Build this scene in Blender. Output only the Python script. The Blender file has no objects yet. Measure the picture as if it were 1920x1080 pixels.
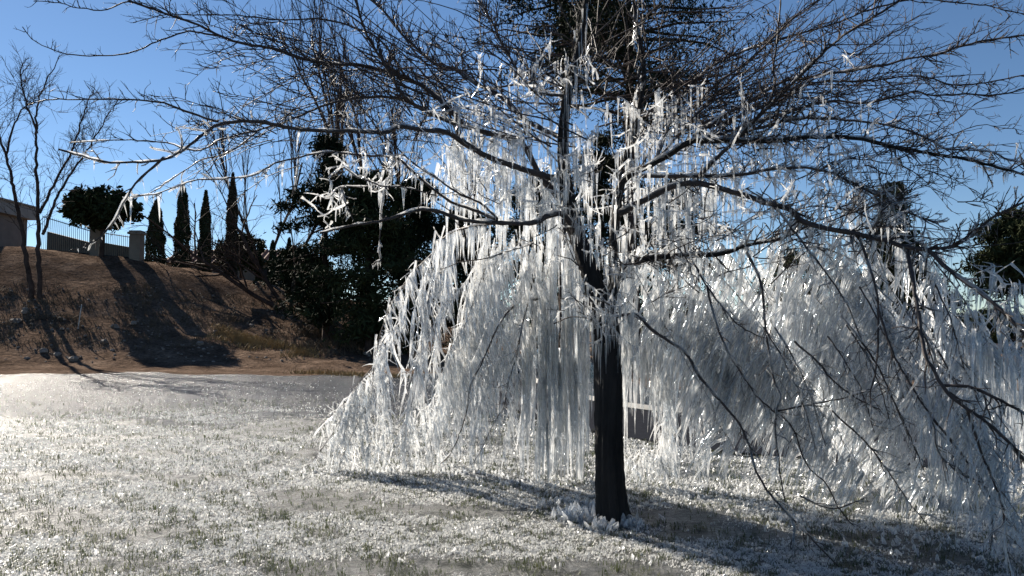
import bpy, math, random
import numpy as np
from mathutils import Vector
random.seed(7)
rng = np.random.default_rng(7)
R = math.radians
scene = bpy.context.scene
col = scene.collection

# ------------------------------------------------------------------ camera, sky, sun, exposure
CAM_H, F_PX, PITCH = 1.45, 1500.0, math.atan(80 / 1500)
cam_d = bpy.data.cameras.new('camera'); cam = bpy.data.objects.new('camera', cam_d); col.objects.link(cam)
cam.location = (0, 0, CAM_H); cam.rotation_euler = (R(90) + PITCH, 0, 0)
cam_d.sensor_width = 36; cam_d.lens = 36 * F_PX / 1920; cam_d.clip_start = .05; cam_d.clip_end = 3000
scene.camera = cam
SUN_AZ, SUN_EL = R(41), R(30)            # azimuth to the left of straight ahead (+Y)
world = bpy.data.worlds.new('World'); scene.world = world; world.use_nodes = True
wn = world.node_tree.nodes; wl = world.node_tree.links
sky = wn.new('ShaderNodeTexSky'); sky.sky_type = 'NISHITA'; sky.sun_disc = False
sky.sun_elevation = SUN_EL; sky.sun_rotation = -SUN_AZ; sky.altitude = 2200; sky.air_density = 1.0; sky.dust_density = .12; sky.ozone_density = 2.2
hs = wn.new('ShaderNodeHueSaturation'); hs.inputs['Saturation'].default_value = 1.10; wl.new(sky.outputs[0], hs.inputs['Color']); wl.new(hs.outputs[0], wn['Background'].inputs[0]); wn['Background'].inputs[1].default_value = .050
sun_d = bpy.data.lights.new('sun', 'SUN'); sun_d.energy = 5.0; sun_d.angle = R(.53); sun_d.color = (1, .92, .80)
sun = bpy.data.objects.new('sun', sun_d); col.objects.link(sun)
S = Vector((-math.sin(SUN_AZ) * math.cos(SUN_EL), math.cos(SUN_AZ) * math.cos(SUN_EL), math.sin(SUN_EL)))
sun.rotation_euler = S.to_track_quat('Z', 'Y').to_euler(); sun.location = (-20, 20, 30)
vs = scene.view_settings
vs.view_transform = 'Standard'; vs.look = 'None'; vs.gamma = 1; vs.exposure = 1.2; vs.use_curve_mapping = False
cy = scene.cycles
cy.max_bounces = 12; cy.transparent_max_bounces = 20; cy.diffuse_bounces = 8; cy.glossy_bounces = 4; cy.transmission_bounces = 8
cy.caustics_reflective = False; cy.caustics_refractive = False; cy.sample_clamp_indirect = 6

# ------------------------------------------------------------------ helpers
def nrm(a):
    return a / np.maximum(np.linalg.norm(a, axis=-1, keepdims=True), 1e-9)
def ray(x, y):
    u, v = (x - 960) / F_PX, (540 - y) / F_PX
    return np.array([u, math.cos(PITCH) - math.sin(PITCH) * v, math.sin(PITCH) + math.cos(PITCH) * v])
def at(x, y, Y):                         # the point seen at pixel (x, y) that lies Y metres ahead
    d = ray(x, y); p = d * (Y / d[1]); p[2] += CAM_H
    return p
def ss(a, b, x):
    t = np.clip((x - a) / (b - a), 0, 1); return t * t * (3 - 2 * t)

class Acc:                               # collects faces, builds one mesh
    def __init__(s): s.v = []; s.q = []; s.n = 0
    def add(s, V, Q):
        s.v.append(np.asarray(V, float).reshape(-1, 3)); s.q.append(np.asarray(Q, int) + s.n); s.n += len(s.v[-1])
    def tubes(s, P, Rd, k=4, cap=False):
        P = np.asarray(P, float); Rd = np.asarray(Rd, float); N, m, _ = P.shape
        T = np.empty_like(P); T[:, 1:-1] = P[:, 2:] - P[:, :-2]; T[:, 0] = P[:, 1] - P[:, 0]; T[:, -1] = P[:, -1] - P[:, -2]; T = nrm(T)
        main = nrm(P[:, -1] - P[:, 0])
        ref = np.where(np.abs(main[:, 2:3]) > .8, np.array([[1., .17, 0]]), np.array([[.1, .05, 1.]]))
        U = nrm(np.cross(T, ref[:, None, :])); W = np.cross(T, U)
        a = np.arange(k) * 2 * math.pi / k
        V = P[:, :, None, :] + Rd[:, :, None, None] * (np.cos(a)[None, None, :, None] * U[:, :, None, :] + np.sin(a)[None, None, :, None] * W[:, :, None, :])
        i = np.arange(m - 1)[:, None]; j = np.arange(k)[None, :]; j2 = (j + 1) % k
        q = np.stack([i * k + j, i * k + j2, (i + 1) * k + j2, (i + 1) * k + j], -1).reshape(-1, 4)
        Q = (q[None] + (np.arange(N) * m * k)[:, None, None]).reshape(-1, 4)
        s.add(V, Q)
    def box(s, a, b):
        (x0, y0, z0), (x1, y1, z1) = a, b
        V = [(x0, y0, z0), (x1, y0, z0), (x1, y1, z0), (x0, y1, z0), (x0, y0, z1), (x1, y0, z1), (x1, y1, z1), (x0, y1, z1)]
        s.add(V, [(0, 3, 2, 1), (4, 5, 6, 7), (0, 1, 5, 4), (1, 2, 6, 5), (2, 3, 7, 6), (3, 0, 4, 7)])
    def build(s, name, mat, parent=None, smooth=True):
        V = np.concatenate(s.v) if s.v else np.zeros((0, 3)); Q = np.concatenate(s.q) if s.q else np.zeros((0, 4), int)
        me = bpy.data.meshes.new(name)
        me.vertices.add(len(V)); me.vertices.foreach_set('co', V.astype(np.float32).ravel())
        tri = Q[:, 2] == Q[:, 3] if Q.shape[1] == 4 else np.zeros(len(Q), bool)
        if Q.shape[1] == 4 and tri.any():
            loops = np.concatenate([Q[~tri].ravel(), Q[tri][:, :3].ravel()])
            tot = np.concatenate([np.full((~tri).sum(), 4), np.full(tri.sum(), 3)])
        else:
            loops = Q.ravel(); tot = np.full(len(Q), Q.shape[1])
        st = np.concatenate([[0], np.cumsum(tot)[:-1]]) if len(tot) else tot
        me.loops.add(len(loops)); me.loops.foreach_set('vertex_index', loops.astype(np.int32))
        me.polygons.add(len(tot)); me.polygons.foreach_set('loop_start', st.astype(np.int32)); me.polygons.foreach_set('loop_total', tot.astype(np.int32))
        me.polygons.foreach_set('use_smooth', np.full(len(tot), smooth))
        me.update(calc_edges=True); me.validate()
        if mat: me.materials.append(mat)
        o = bpy.data.objects.new(name, me); col.objects.link(o); o.parent = parent
        return o
def tag(o, label=None, cat=None, group=None, kind=None):
    for k, v in (('label', label), ('category', cat), ('group', group), ('kind', kind)):
        if v: o[k] = v
    return o
def empty(name, label, cat, group=None):
    o = bpy.data.objects.new(name, None); col.objects.link(o); o.empty_display_size = .2
    return tag(o, label, cat, group)
def resample(P, step):
    P = np.asarray(P, float); Q = np.vstack([2 * P[0] - P[1], P, 2 * P[-1] - P[-2]]); out = []
    for i in range(1, len(Q) - 2):
        p0, p1, p2, p3 = Q[i - 1:i + 3]; n = max(2, int(np.linalg.norm(p2 - p1) / step) + 1)
        t = np.linspace(0, 1, n, endpoint=False)[:, None]
        out.append(.5 * (2 * p1 + (p2 - p0) * t + (2 * p0 - 5 * p1 + 4 * p2 - p3) * t ** 2 + (3 * p1 - p0 - 3 * p2 + p3) * t ** 3))
    out.append(P[-1:])
    return np.concatenate(out)

# ------------------------------------------------------------------ materials
def mat(name):
    m = bpy.data.materials.new(name); m.use_nodes = True
    nt = m.node_tree; b = nt.nodes['Principled BSDF']
    return m, nt, nt.nodes, nt.links, b
def noise(nt, scale, detail=4, rough=.55, coord=None, dist=0):
    n = nt.nodes.new('ShaderNodeTexNoise'); n.inputs['Scale'].default_value = scale; n.inputs['Detail'].default_value = detail
    n.inputs['Roughness'].default_value = rough; n.inputs['Distortion'].default_value = dist
    if coord: nt.links.new(coord, n.inputs['Vector'])
    return n
def ramp(nt, src, stops):
    r = nt.nodes.new('ShaderNodeValToRGB'); e = r.color_ramp.elements
    while len(e) < len(stops): e.new(.5)
    for el, (p, c) in zip(e, stops): el.position = p; el.color = (*c, 1) if len(c) == 3 else c
    nt.links.new(src, r.inputs[0]); return r
def geo_pos(nt): return nt.nodes.new('ShaderNodeNewGeometry').outputs['Position']
def simple(name, stops, scale=6, rough=.8, bump=.3, bscale=40, spec=.3, stretch=None):
    m, nt, N, L, b = mat(name); c = geo_pos(nt)
    if stretch:
        mp = N.new('ShaderNodeMapping'); mp.inputs['Scale'].default_value = stretch; L.new(c, mp.inputs['Vector']); c = mp.outputs[0]
    n = noise(nt, scale, 6, .6, c); r = ramp(nt, n.outputs['Fac'], stops); L.new(r.outputs[0], b.inputs['Base Color'])
    b.inputs['Roughness'].default_value = rough; b.inputs['Specular IOR Level'].default_value = spec
    if bump:
        n2 = noise(nt, bscale, 5, .6, c); bp = N.new('ShaderNodeBump'); bp.inputs['Strength'].default_value = bump; bp.inputs['Distance'].default_value = .02
        L.new(n2.outputs['Fac'], bp.inputs['Height']); L.new(bp.outputs[0], b.inputs['Normal'])
    return m
M = {}
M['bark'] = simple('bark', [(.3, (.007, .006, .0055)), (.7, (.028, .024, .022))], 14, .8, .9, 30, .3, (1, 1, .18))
M['twig'] = simple('twig_bark', [(.3, (.022, .015, .013)), (.7, (.080, .056, .048))], 9, .65, .3, 80, .5)
M['far_bark'] = simple('far_bark', [(.3, (.03, .021, .018)), (.7, (.10, .068, .055))], 3, .9, .2, 8, .1)
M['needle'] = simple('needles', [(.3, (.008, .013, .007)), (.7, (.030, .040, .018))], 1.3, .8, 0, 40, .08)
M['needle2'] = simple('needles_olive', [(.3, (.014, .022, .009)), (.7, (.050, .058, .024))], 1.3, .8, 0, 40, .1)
M['cypress'] = simple('cypress_green', [(.3, (.014, .024, .010)), (.7, (.05, .062, .026))], 2.2, .75, 0)
M['cypress_brown'] = simple('cypress_brown', [(.3, (.03, .024, .014)), (.7, (.085, .065, .04))], 2.2, .8, 0)
M['stucco'] = simple('stucco', [(.3, (.19, .155, .12)), (.7, (.26, .215, .17))], 2, .9, .2, 60)
M['stucco_dark'] = simple('stucco_dark', [(.3, (.17, .14, .12)), (.7, (.23, .19, .16))], 2, .9, .2, 60)
M['fascia'] = simple('fascia', [(.3, (.24, .22, .20)), (.7, (.32, .30, .27))], 2, .8, .1, 40)
M['tile'] = simple('roof_tile', [(.3, (.16, .085, .06)), (.7, (.28, .16, .11))], 5, .85, .5, 12)
M['iron'] = simple('iron', [(.3, (.012, .012, .013)), (.7, (.03, .03, .03))], 10, .5, 0)
M['stone_cap'] = simple('stone_cap', [(.3, (.22, .19, .16)), (.7, (.32, .28, .24))], 4, .85, .2, 40)
M['white_pvc'] = simple('white_pvc', [(.3, (.34, .34, .33)), (.7, (.44, .44, .42))], 10, .5, 0)
M['dry'] = simple('dry_grass', [(.3, (.20, .13, .055)), (.7, (.38, .27, .12))], 1.5, .8, 0)
M['brush'] = simple('dry_brush', [(.3, (.06, .045, .03)), (.7, (.16, .12, .08))], 1.5, .85, 0)
M['rock'] = simple('rock', [(.3, (.14, .11, .09)), (.7, (.30, .25, .21))], 6, .9, .5, 20)
M['asphalt'] = simple('asphalt', [(.3, (.008, .009, .013)), (.7, (.016, .018, .025))], 8, .9, .3, 120, .03)  # near black and bluish: the shade lying on the path is put into its colour
M['kerb'] = simple('kerb_concrete', [(.3, (.26, .25, .23)), (.7, (.36, .35, .33))], 5, .85, .2, 60)
M['brown_wall'] = simple('brown_block', [(.3, (.13, .08, .06)), (.7, (.2, .13, .1))], 3, .9, .3, 20)

def ice_mat(name, tint, transp, transl, rough):
    m, nt, N, L, b = mat(name); N.remove(b); out = N['Material Output']
    tl = N.new('ShaderNodeBsdfTranslucent'); tl.inputs[0].default_value = (*tint, 1)
    df = N.new('ShaderNodeBsdfDiffuse'); df.inputs[0].default_value = (*tint, 1)
    tp = N.new('ShaderNodeBsdfTransparent'); tp.inputs[0].default_value = (.95, .97, .99, 1)
    gl = N.new('ShaderNodeBsdfGlossy'); gl.inputs[0].default_value = (1, 1, 1, 1); gl.inputs['Roughness'].default_value = rough
    c = geo_pos(nt); n = noise(nt, 30, 3, .6, c)
    bp = N.new('ShaderNodeBump'); bp.inputs['Strength'].default_value = .35; bp.inputs['Distance'].default_value = .01; L.new(n.outputs['Fac'], bp.inputs['Height'])
    for s in (gl, tl): L.new(bp.outputs[0], s.inputs['Normal'])
    n2 = noise(nt, 9, 3, .6, c)                         # cloudy and clear ice
    r = N.new('ShaderNodeMapRange'); r.inputs['From Min'].default_value = .35; r.inputs['From Max'].default_value = .65
    r.inputs['To Min'].default_value = transp - .25; r.inputs['To Max'].default_value = transp + .2; L.new(n2.outputs['Fac'], r.inputs['Value'])
    a = N.new('ShaderNodeMixShader'); a.inputs[0].default_value = transl; L.new(df.outputs[0], a.inputs[1]); L.new(tl.outputs[0], a.inputs[2])
    lw0 = N.new('ShaderNodeLayerWeight'); lw0.inputs[0].default_value = .5; rim = N.new('ShaderNodeMath'); rim.operation = 'MULTIPLY_ADD'; rim.inputs[1].default_value = -.45; L.new(lw0.outputs['Facing'], rim.inputs[0])
    up_ = N.new('ShaderNodeMath'); up_.inputs[1].default_value = .17; L.new(r.outputs[0], up_.inputs[0]); L.new(up_.outputs[0], rim.inputs[2])
    a2 = N.new('ShaderNodeMixShader'); L.new(rim.outputs[0], a2.inputs[0]); L.new(a.outputs[0], a2.inputs[1]); L.new(tp.outputs[0], a2.inputs[2])
    lw = N.new('ShaderNodeLayerWeight'); L.new(bp.outputs[0], lw.inputs['Normal']); fr = N.new('ShaderNodeMath'); fr.operation = 'POWER'; fr.inputs[1].default_value = 4; L.new(lw.outputs['Facing'], fr.inputs[0])
    ad = N.new('ShaderNodeMath'); ad.operation = 'MULTIPLY_ADD'; ad.inputs[1].default_value = .5; ad.inputs[2].default_value = .05; L.new(fr.outputs[0], ad.inputs[0])
    a3 = N.new('ShaderNodeMixShader'); L.new(ad.outputs[0], a3.inputs[0]); L.new(a2.outputs[0], a3.inputs[1]); L.new(gl.outputs[0], a3.inputs[2])
    L.new(a3.outputs[0], out.inputs[0]); return m
M['ice'] = ice_mat('ice', (.99, .98, .965), .58, .85, .09)
M['frost'] = ice_mat('frosted_blade', (.76, .76, .74), .22, .5, .16)

def leaf_mat(name, a, b_):
    m, nt, N, L, b = mat(name); out = N['Material Output']; c = geo_pos(nt)
    n = noise(nt, 3, 4, .6, c); r = ramp(nt, n.outputs['Fac'], [(.3, a), (.7, b_)]); L.new(r.outputs[0], b.inputs['Base Color']); b.inputs['Roughness'].default_value = .35
    tl = N.new('ShaderNodeBsdfTranslucent'); L.new(r.outputs[0], tl.inputs[0]); mx = N.new('ShaderNodeMixShader'); mx.inputs[0].default_value = .4
    L.new(b.outputs[0], mx.inputs[1]); L.new(tl.outputs[0], mx.inputs[2]); L.new(mx.outputs[0], out.inputs[0]); return m
M['grass'] = leaf_mat('grass_blade', (.035, .055, .018), (.11, .12, .05))

# ------------------------------------------------------------------ terrain
CX = np.array([-60, -30, -24, -18.7, -16.0, -13.5, -10.5, -6, 0, 200.])      # hill crest, by world x
CY = np.array([40, 40, 41, 43, 46, 50, 54, 58, 62, 62.])
CH = np.array([6.4, 6.0, 5.65, 5.0, 4.45, 3.95, 3.2, 1.6, .35, .3])
def H(x, y):
    x = np.asarray(x, float); y = np.asarray(y, float)
    yc = np.interp(x, CX, CY); hc = np.interp(x, CX, CH)
    t = np.clip((y - 26.5) / (yc - 26.5), 0, 1.0)
    prof = np.where(t < .2, t * t * 1.6, .064 + (t - .2) * (1 - .064) / .8); prof = np.where(t >= 1, 1 , prof)
    h = hc * prof
    h = h + ss(27, 31, y) * ss(4, -6, x) * (.10 * np.sin(x * 1.3 + y * .9) * np.sin(y * 1.7 - x * .4) + .05 * np.sin(x * 3.7) * np.sin(y * 4.1 + 1))
    h = h + (1 - ss(18, 30, np.hypot(x, y))) * (.018 * np.sin(x * 1.1 + .6) * np.sin(y * .9) + .008 * np.sin(x * 4.3) * np.sin(y * 3.9 + 2))
    back = ss(24, 40, y) * ss(2, 14, x) * .5
    return h + back
STEPS = np.concatenate([np.arange(2, 30, .05), np.arange(30, 120, .1)])
def hit(x, y):                            # where the line of sight of a pixel meets the ground
    d = ray(x, y); d = d / d[1]; p = d[None] * STEPS[:, None]; p[:, 2] += CAM_H
    k = np.argmax(p[:, 2] <= H(p[:, 0], p[:, 1])); p = p[k]
    return np.array([p[0], p[1], float(H(p[0], p[1]))])

def ground_mat():
    m, nt, N, L, b = mat('frozen_ground'); c = geo_pos(nt); out = N['Material Output']
    at_ = N.new('ShaderNodeAttribute'); at_.attribute_name = 'lawn'
    nb = noise(nt, 1.6, 5, .6, c)
    ad = N.new('ShaderNodeMath'); ad.operation = 'MULTIPLY_ADD'; ad.inputs[1].default_value = .5; ad.inputs[2].default_value = -.25; L.new(nb.outputs['Fac'], ad.inputs[0])
    s = N.new('ShaderNodeMath'); s.operation = 'ADD'; L.new(at_.outputs['Fac'], s.inputs[0]); L.new(ad.outputs[0], s.inputs[1])
    mask = ramp(nt, s.outputs[0], [(.44, (0, 0, 0)), (.56, (1, 1, 1))])
    # dirt
    n1 = noise(nt, .8, 8, .65, c); n1b = noise(nt, 7, 6, .7, c)
    d1 = ramp(nt, n1.outputs['Fac'], [(.3, (.085, .062, .048)), (.5, (.175, .128, .100)), (.72, (.30, .225, .175))])
    d2 = ramp(nt, n1b.outputs['Fac'], [(.35, (.45, .45, .45)), (.65, (1.15, 1.1, 1.05))])
    dm = N.new('ShaderNodeMix'); dm.data_type = 'RGBA'; dm.blend_type = 'MULTIPLY'; dm.inputs[0].default_value = 1; L.new(d1.outputs[0], dm.inputs[6]); L.new(d2.outputs[0], dm.inputs[7])
    # lawn under ice
    n2 = noise(nt, 2.3, 6, .65, c); n3 = noise(nt, 28, 4, .7, c)
    g1 = ramp(nt, n2.outputs['Fac'], [(.3, (.022, .026, .022)), (.55, (.046, .049, .051)), (.75, (.086, .091, .098))])
    g2 = ramp(nt, n3.outputs['Fac'], [(.35, (.42, .45, .40)), (.6, (1.25, 1.25, 1.28))])
    gm = N.new('ShaderNodeMix'); gm.data_type = 'RGBA'; gm.blend_type = 'MULTIPLY'; gm.inputs[0].default_value = 1; L.new(g1.outputs[0], gm.inputs[6]); L.new(g2.outputs[0], gm.inputs[7])
    as_ = N.new('ShaderNodeAttribute'); as_.attribute_name = 'sheet'; sadd = N.new('ShaderNodeMath'); sadd.operation = 'ADD'; L.new(as_.outputs['Fac'], sadd.inputs[0]); L.new(ad.outputs[0], sadd.inputs[1])
    smask = ramp(nt, sadd.outputs[0], [(.3, (0, 0, 0)), (.7, (1, 1, 1))])
    n5 = noise(nt, 1.1, 5, .6, c); sc = ramp(nt, n5.outputs['Fac'], [(.3, (.030, .034, .042)), (.7, (.062, .068, .080))])
    gs = N.new('ShaderNodeMix'); gs.data_type = 'RGBA'; L.new(smask.outputs[0], gs.inputs[0]); L.new(gm.outputs[2], gs.inputs[6]); L.new(sc.outputs[0], gs.inputs[7]); gm = gs
    mx = N.new('ShaderNodeMix'); mx.data_type = 'RGBA'; L.new(mask.outputs[0], mx.inputs[0]); L.new(dm.outputs[2], mx.inputs[6]); L.new(gm.outputs[2], mx.inputs[7])
    L.new(mx.outputs[2], b.inputs['Base Color'])
    rr = ramp(nt, mask.outputs[0], [(0, (.9, .9, .9)), (1, (.30, .30, .30))]); rs_ = N.new('ShaderNodeMath'); rs_.operation = 'MULTIPLY_ADD'; rs_.inputs[1].default_value = -.07; L.new(smask.outputs[0], rs_.inputs[0]); L.new(rr.outputs[0], rs_.inputs[2]); L.new(rs_.outputs[0], b.inputs['Roughness'])
    n4 = noise(nt, 5, 4, .6, c)
    sp = ramp(nt, n4.outputs['Fac'], [(.35, (.05, .05, .05)), (.6, (.42, .42, .42))]); sm = N.new('ShaderNodeMath'); sm.operation = 'MULTIPLY'; L.new(sp.outputs[0], sm.inputs[0]); L.new(mask.outputs[0], sm.inputs[1])
    sw = N.new('ShaderNodeMath'); sw.operation = 'MULTIPLY_ADD'; sw.inputs[1].default_value = -.72; sw.inputs[2].default_value = 1; L.new(smask.outputs[0], sw.inputs[0])
    sm2 = N.new('ShaderNodeMath'); sm2.operation = 'MULTIPLY'; L.new(sm.outputs[0], sm2.inputs[0]); L.new(sw.outputs[0], sm2.inputs[1]); L.new(sm2.outputs[0], b.inputs['Specular IOR Level'])
    nA = noise(nt, 18, 6, .7, c); nB = noise(nt, 3.2, 6, .65, c)
    bp = N.new('ShaderNodeBump'); bp.inputs['Strength'].default_value = .8; bp.inputs['Distance'].default_value = .05; L.new(nA.outputs['Fac'], bp.inputs['Height'])
    iv = N.new('ShaderNodeMath'); iv.operation = 'MULTIPLY_ADD'; iv.inputs[1].default_value = -.75; iv.inputs[2].default_value = .9; L.new(mask.outputs[0], iv.inputs[0])
    bp2 = N.new('ShaderNodeBump'); bp2.inputs['Distance'].default_value = .35; L.new(iv.outputs[0], bp2.inputs['Strength']); L.new(nB.outputs['Fac'], bp2.inputs['Height']); L.new(bp.outputs[0], bp2.inputs['Normal'])
    L.new(bp2.outputs[0], b.inputs['Normal'])
    return m
def build_ground():
    ang = np.concatenate([np.linspace(-180, -46, 40, endpoint=False), np.linspace(-46, 46, 400, endpoint=False), np.linspace(46, 180, 40, endpoint=False)]) * math.pi / 180
    rad = np.concatenate([[0.05], np.geomspace(.6, 70, 170), np.geomspace(75, 1500, 30)])
    A, Rr = np.meshgrid(ang, rad, indexing='ij'); x = Rr * np.sin(A); y = Rr * np.cos(A); z = H(x, y)
    na, nr = len(ang), len(rad)
    i = np.arange(na)[:, None]; j = np.arange(nr - 1)[None]; i2 = (i + 1) % na
    Q = np.stack([i * nr + j, i * nr + j + 1, i2 * nr + j + 1, i2 * nr + j], -1).reshape(-1, 4)[:, ::-1]
    a = Acc(); a.add(np.stack([x, y, z], -1), Q); o = a.build('ground', ground_mat())
    lawn = 1 - ss(25.6, 28.0, y + .7 * np.sin(x * .6) + .4 * np.sin(x * 1.7 + 1)) * ss(3, -1, x)
    lawn = np.minimum(lawn, 1 - ss(18.5, 20.5, y) * ss(2, 5, x))
    t2 = o.data.attributes.new('sheet', 'FLOAT', 'POINT'); t2.data.foreach_set('value', ss(11.5, 14.5, y + .8 * np.sin(x * .9) + .5 * np.sin(x * 2.3 + y)).ravel().astype(np.float32))
    t = o.data.attributes.new('lawn', 'FLOAT', 'POINT'); t.data.foreach_set('value', lawn.ravel().astype(np.float32))
    return tag(o, 'frozen grey lawn running back to a bare brown dirt bank', None, None, 'structure')
build_ground()

# asphalt path behind the tree on the right, with a pale kerb on its far side
def ribbon(name, near, far, dz, m, thick=0):
    near = resample(near, .5); far = resample(far, .5); n = min(len(near), len(far))
    near = near[np.linspace(0, len(near) - 1, n).astype(int)]; far = far[np.linspace(0, len(far) - 1, n).astype(int)]
    k = 6; t = np.linspace(0, 1, k)[None, :, None]; V = near[:, None] * (1 - t) + far[:, None] * t; V[..., 2] = H(V[..., 0], V[..., 1]) + dz
    i = np.arange(n - 1)[:, None]; j = np.arange(k - 1)[None]
    a = Acc(); a.add(V, np.stack([i * k + j, (i + 1) * k + j, (i + 1) * k + j + 1, i * k + j + 1], -1).reshape(-1, 4))
    return a
nearp = [(-2.6, 30, 0), (-1.2, 20, 0), (.3, 13.6, 0), (1.66, 10.8, 0), (2.5, 9.7, 0), (4.8, 8.5, 0), (9, 7.2, 0), (16, 5.5, 0)]
farp = [(.2, 30, 0), (.8, 21, 0), (1.7, 16, 0), (2.9, 14, 0), (4.2, 13.4, 0), (7, 12.4, 0), (11, 11.4, 0), (18, 10, 0)]
tag(ribbon('path', nearp, farp, .02, None).build('path', M['asphalt']), 'asphalt path with its shade put into the dark colour, crossing behind the icy tree', None, None, 'structure')
kp = resample(farp, .4); kp[:, 2] = H(kp[:, 0], kp[:, 1])
a = Acc(); kk = kp[None].copy(); a.tubes(kk + np.array([0, .08, .03]), np.full(kk.shape[:2], .085), 4)
tag(a.build('kerb', M['kerb'], None, False), 'pale concrete kerb along the far side of the asphalt path', None, None, 'structure')
a = Acc(); wx = np.linspace(10, 40, 40); wy = 24 + 0 * wx
for k in range(39): a.box((wx[k] + .01, 24, .0 + H(wx[k], 24) - .2), (wx[k + 1] - .01, 24.35, H(wx[k], 24) + .45 + .02 * (k % 2)))
tag(a.build('low_wall', M['brown_wall'], None, False), 'low brown block wall before the conifers on the far side of the path', 'wall')

# ------------------------------------------------------------------ grass and frost
def blades(d0, d1, n, hmin, hmax, w, keep, xs=(-.72, .72)):
    d = d0 * (d1 / d0) ** rng.random(n * 3)
    x = rng.uniform(xs[0], xs[1], len(d)) * d; k = keep(x, d); x, d = x[k][:n], d[k][:n]; N = len(x)
    P0 = np.stack([x, d, H(x, d) - .004], -1); th = rng.uniform(0, 2 * math.pi, N)
    h = rng.uniform(hmin, hmax, N) * (d / 6) ** .3; lean = rng.uniform(.2, 1.9, N); D = np.stack([np.cos(th), np.sin(th), 0 * th], -1); Sd = np.stack([-np.sin(th), np.cos(th), 0 * th], -1)
    ww = (w * rng.uniform(.6, 1.4, N) * (d / 6) ** .6)[:, None]; up = np.array([0, 0, 1.])
    mid = P0 + (D * lean[:, None] * .35 + up * .75) * h[:, None]; tip = P0 + (D * lean[:, None] + up * (1 - .25 * lean[:, None])) * h[:, None]
    V = np.stack([P0 - Sd * ww * .6, P0 + Sd * ww * .6, mid + Sd * ww * .5, tip, mid - Sd * ww * .5], 1)
    b = np.arange(N)[:, None] * 5
    return V, np.concatenate([b + np.array([0, 1, 2, 4]), b + np.array([4, 2, 3, 3])])
def vn(x, y, s, seed=0):                  # cheap smooth noise 0..1
    r = np.random.default_rng(seed); o = 0
    for k in range(7):
        a = r.uniform(0, 6.28); f = s * r.uniform(.6, 1.8); o = o + np.sin(f * (x * math.cos(a) + y * math.sin(a)) + r.uniform(0, 6.28))
    return .5 + o / 7
tuft = lambda x, y: vn(x, y * 1.6, 11, 3) * .45 + vn(x, y * 1.5, 27, 4) * .55
path_y = lambda x: np.interp(x, [p[0] for p in nearp], [p[1] for p in nearp], left=99)
off = lambda x, y: y < path_y(x)
a = Acc()
edge = lambda x, y: rng.random(len(x)) < .035 * ss(26, 20, y) + .96 * ss(14.5, 10.5, y + 4.0 * (vn(x, y, .9, 9) - .5))
a.add(*blades(3.6, 18, 46000, .02, .055, .0038, lambda x, y: off(x, y) & (tuft(x, y) + .10 * ss(.8, -2.0, x) * ss(7.5, 5, y) > .50 + .20 * rng.random(len(x))) & edge(x, y - 2)))
tag(a.build('lawn_grass', M['grass'], None, False), 'short green and straw grass tufts poking through the ice', 'grass', None, 'stuff')
a = Acc()
a.add(*blades(3.6, 26, 210000, .007, .026, .0085, lambda x, y: off(x, y) & (tuft(x, y) < .48 + .3 * rng.random(len(x))) & (vn(x, y * 1.4, 3.4, 12) > .17 + .38 * rng.random(len(x)) + .06 * ss(.5, -2, x) * ss(7, 5, y)) & edge(x, y)))
tag(a.build('frosted_grass', M['frost'], None, False), 'white ice coated grass blades covering the lawn', 'frosted grass', None, 'stuff')

# ------------------------------------------------------------------ the icy tree
tree = empty('icy_tree', 'spreading bare tree with its crown and drooping branches cased in white icicles', 'tree')
base = hit(1150, 978); tree.location = tuple(base)
def fin(o):                                # parts keep world coordinates
    o.matrix_parent_inverse = tree.matrix_basis.inverted() if False else o.matrix_parent_inverse
    o.location = (-base[0], -base[1], -base[2]); return o
TY = float(base[1])
ice = {'P': [], 'D': [], 'L': [], 'R': [], 'B': []}          # icicle list
def icicles(Pt, D0, L_, R_, bend):
    ice['P'].append(Pt); ice['D'].append(D0); ice['L'].append(L_); ice['R'].append(R_); ice['B'].append(bend)
coat = Acc()
G = np.array([0, 0, -1.]); DENS = .31
def tangents(P):
    T = np.empty_like(P); T[1:-1] = P[2:] - P[:-2]; T[0] = P[1] - P[0]; T[-1] = P[-1] - P[-2]; return nrm(T)
def sample(P, idx, f):                     # points and tangents at fraction f of the polylines P[idx], P is (K, m, 3)
    m = P.shape[1]; t = f * (m - 1); i = np.minimum(t.astype(int), m - 2); w = (t - i)[:, None]
    a_, b_ = P[idx, i], P[idx, i + 1]; return a_ * (1 - w) + b_ * w, nrm(b_ - a_)
def hang(P, dens, lm, frm=0., to=1., vert=.35, rad=.0065):
    """icicles along polylines: they leave the wood at a right angle, turned as the branch sagged, and curve back to plumb"""
    if P.ndim == 2: P = P[None]
    tot = np.linalg.norm(np.diff(P, axis=1), axis=2).sum(1); cnt = rng.poisson(np.maximum(DENS * dens * tot * (to - frm), 1e-4)); idx = np.repeat(np.arange(len(P)), cnt); n = len(idx)
    if n == 0: return
    Pt, Tt = sample(P, idx, rng.uniform(frm, to, n))
    d0 = G - (Tt @ G)[:, None] * Tt; steep = np.linalg.norm(d0, axis=1); d0 = nrm(d0 + rng.normal(0, .14, (n, 3)))
    w = np.clip(rng.normal(vert, .18, n) + .35 * (1 - steep) ** 2, 0, 1)[:, None]
    D = nrm(d0 * (1 - w) + G * w)
    Ln = lm * np.clip(rng.lognormal(-.2, .68, n), .18, 2.9) * (.55 + .45 * np.maximum(steep, w[:, 0]))
    icicles(Pt, D, Ln * 1.2, 1.4 * rad * np.clip((Ln / .12) ** .4, .75, 1.8) * rng.uniform(.7, 1.3, n), rng.uniform(.2, .7, n))
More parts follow.
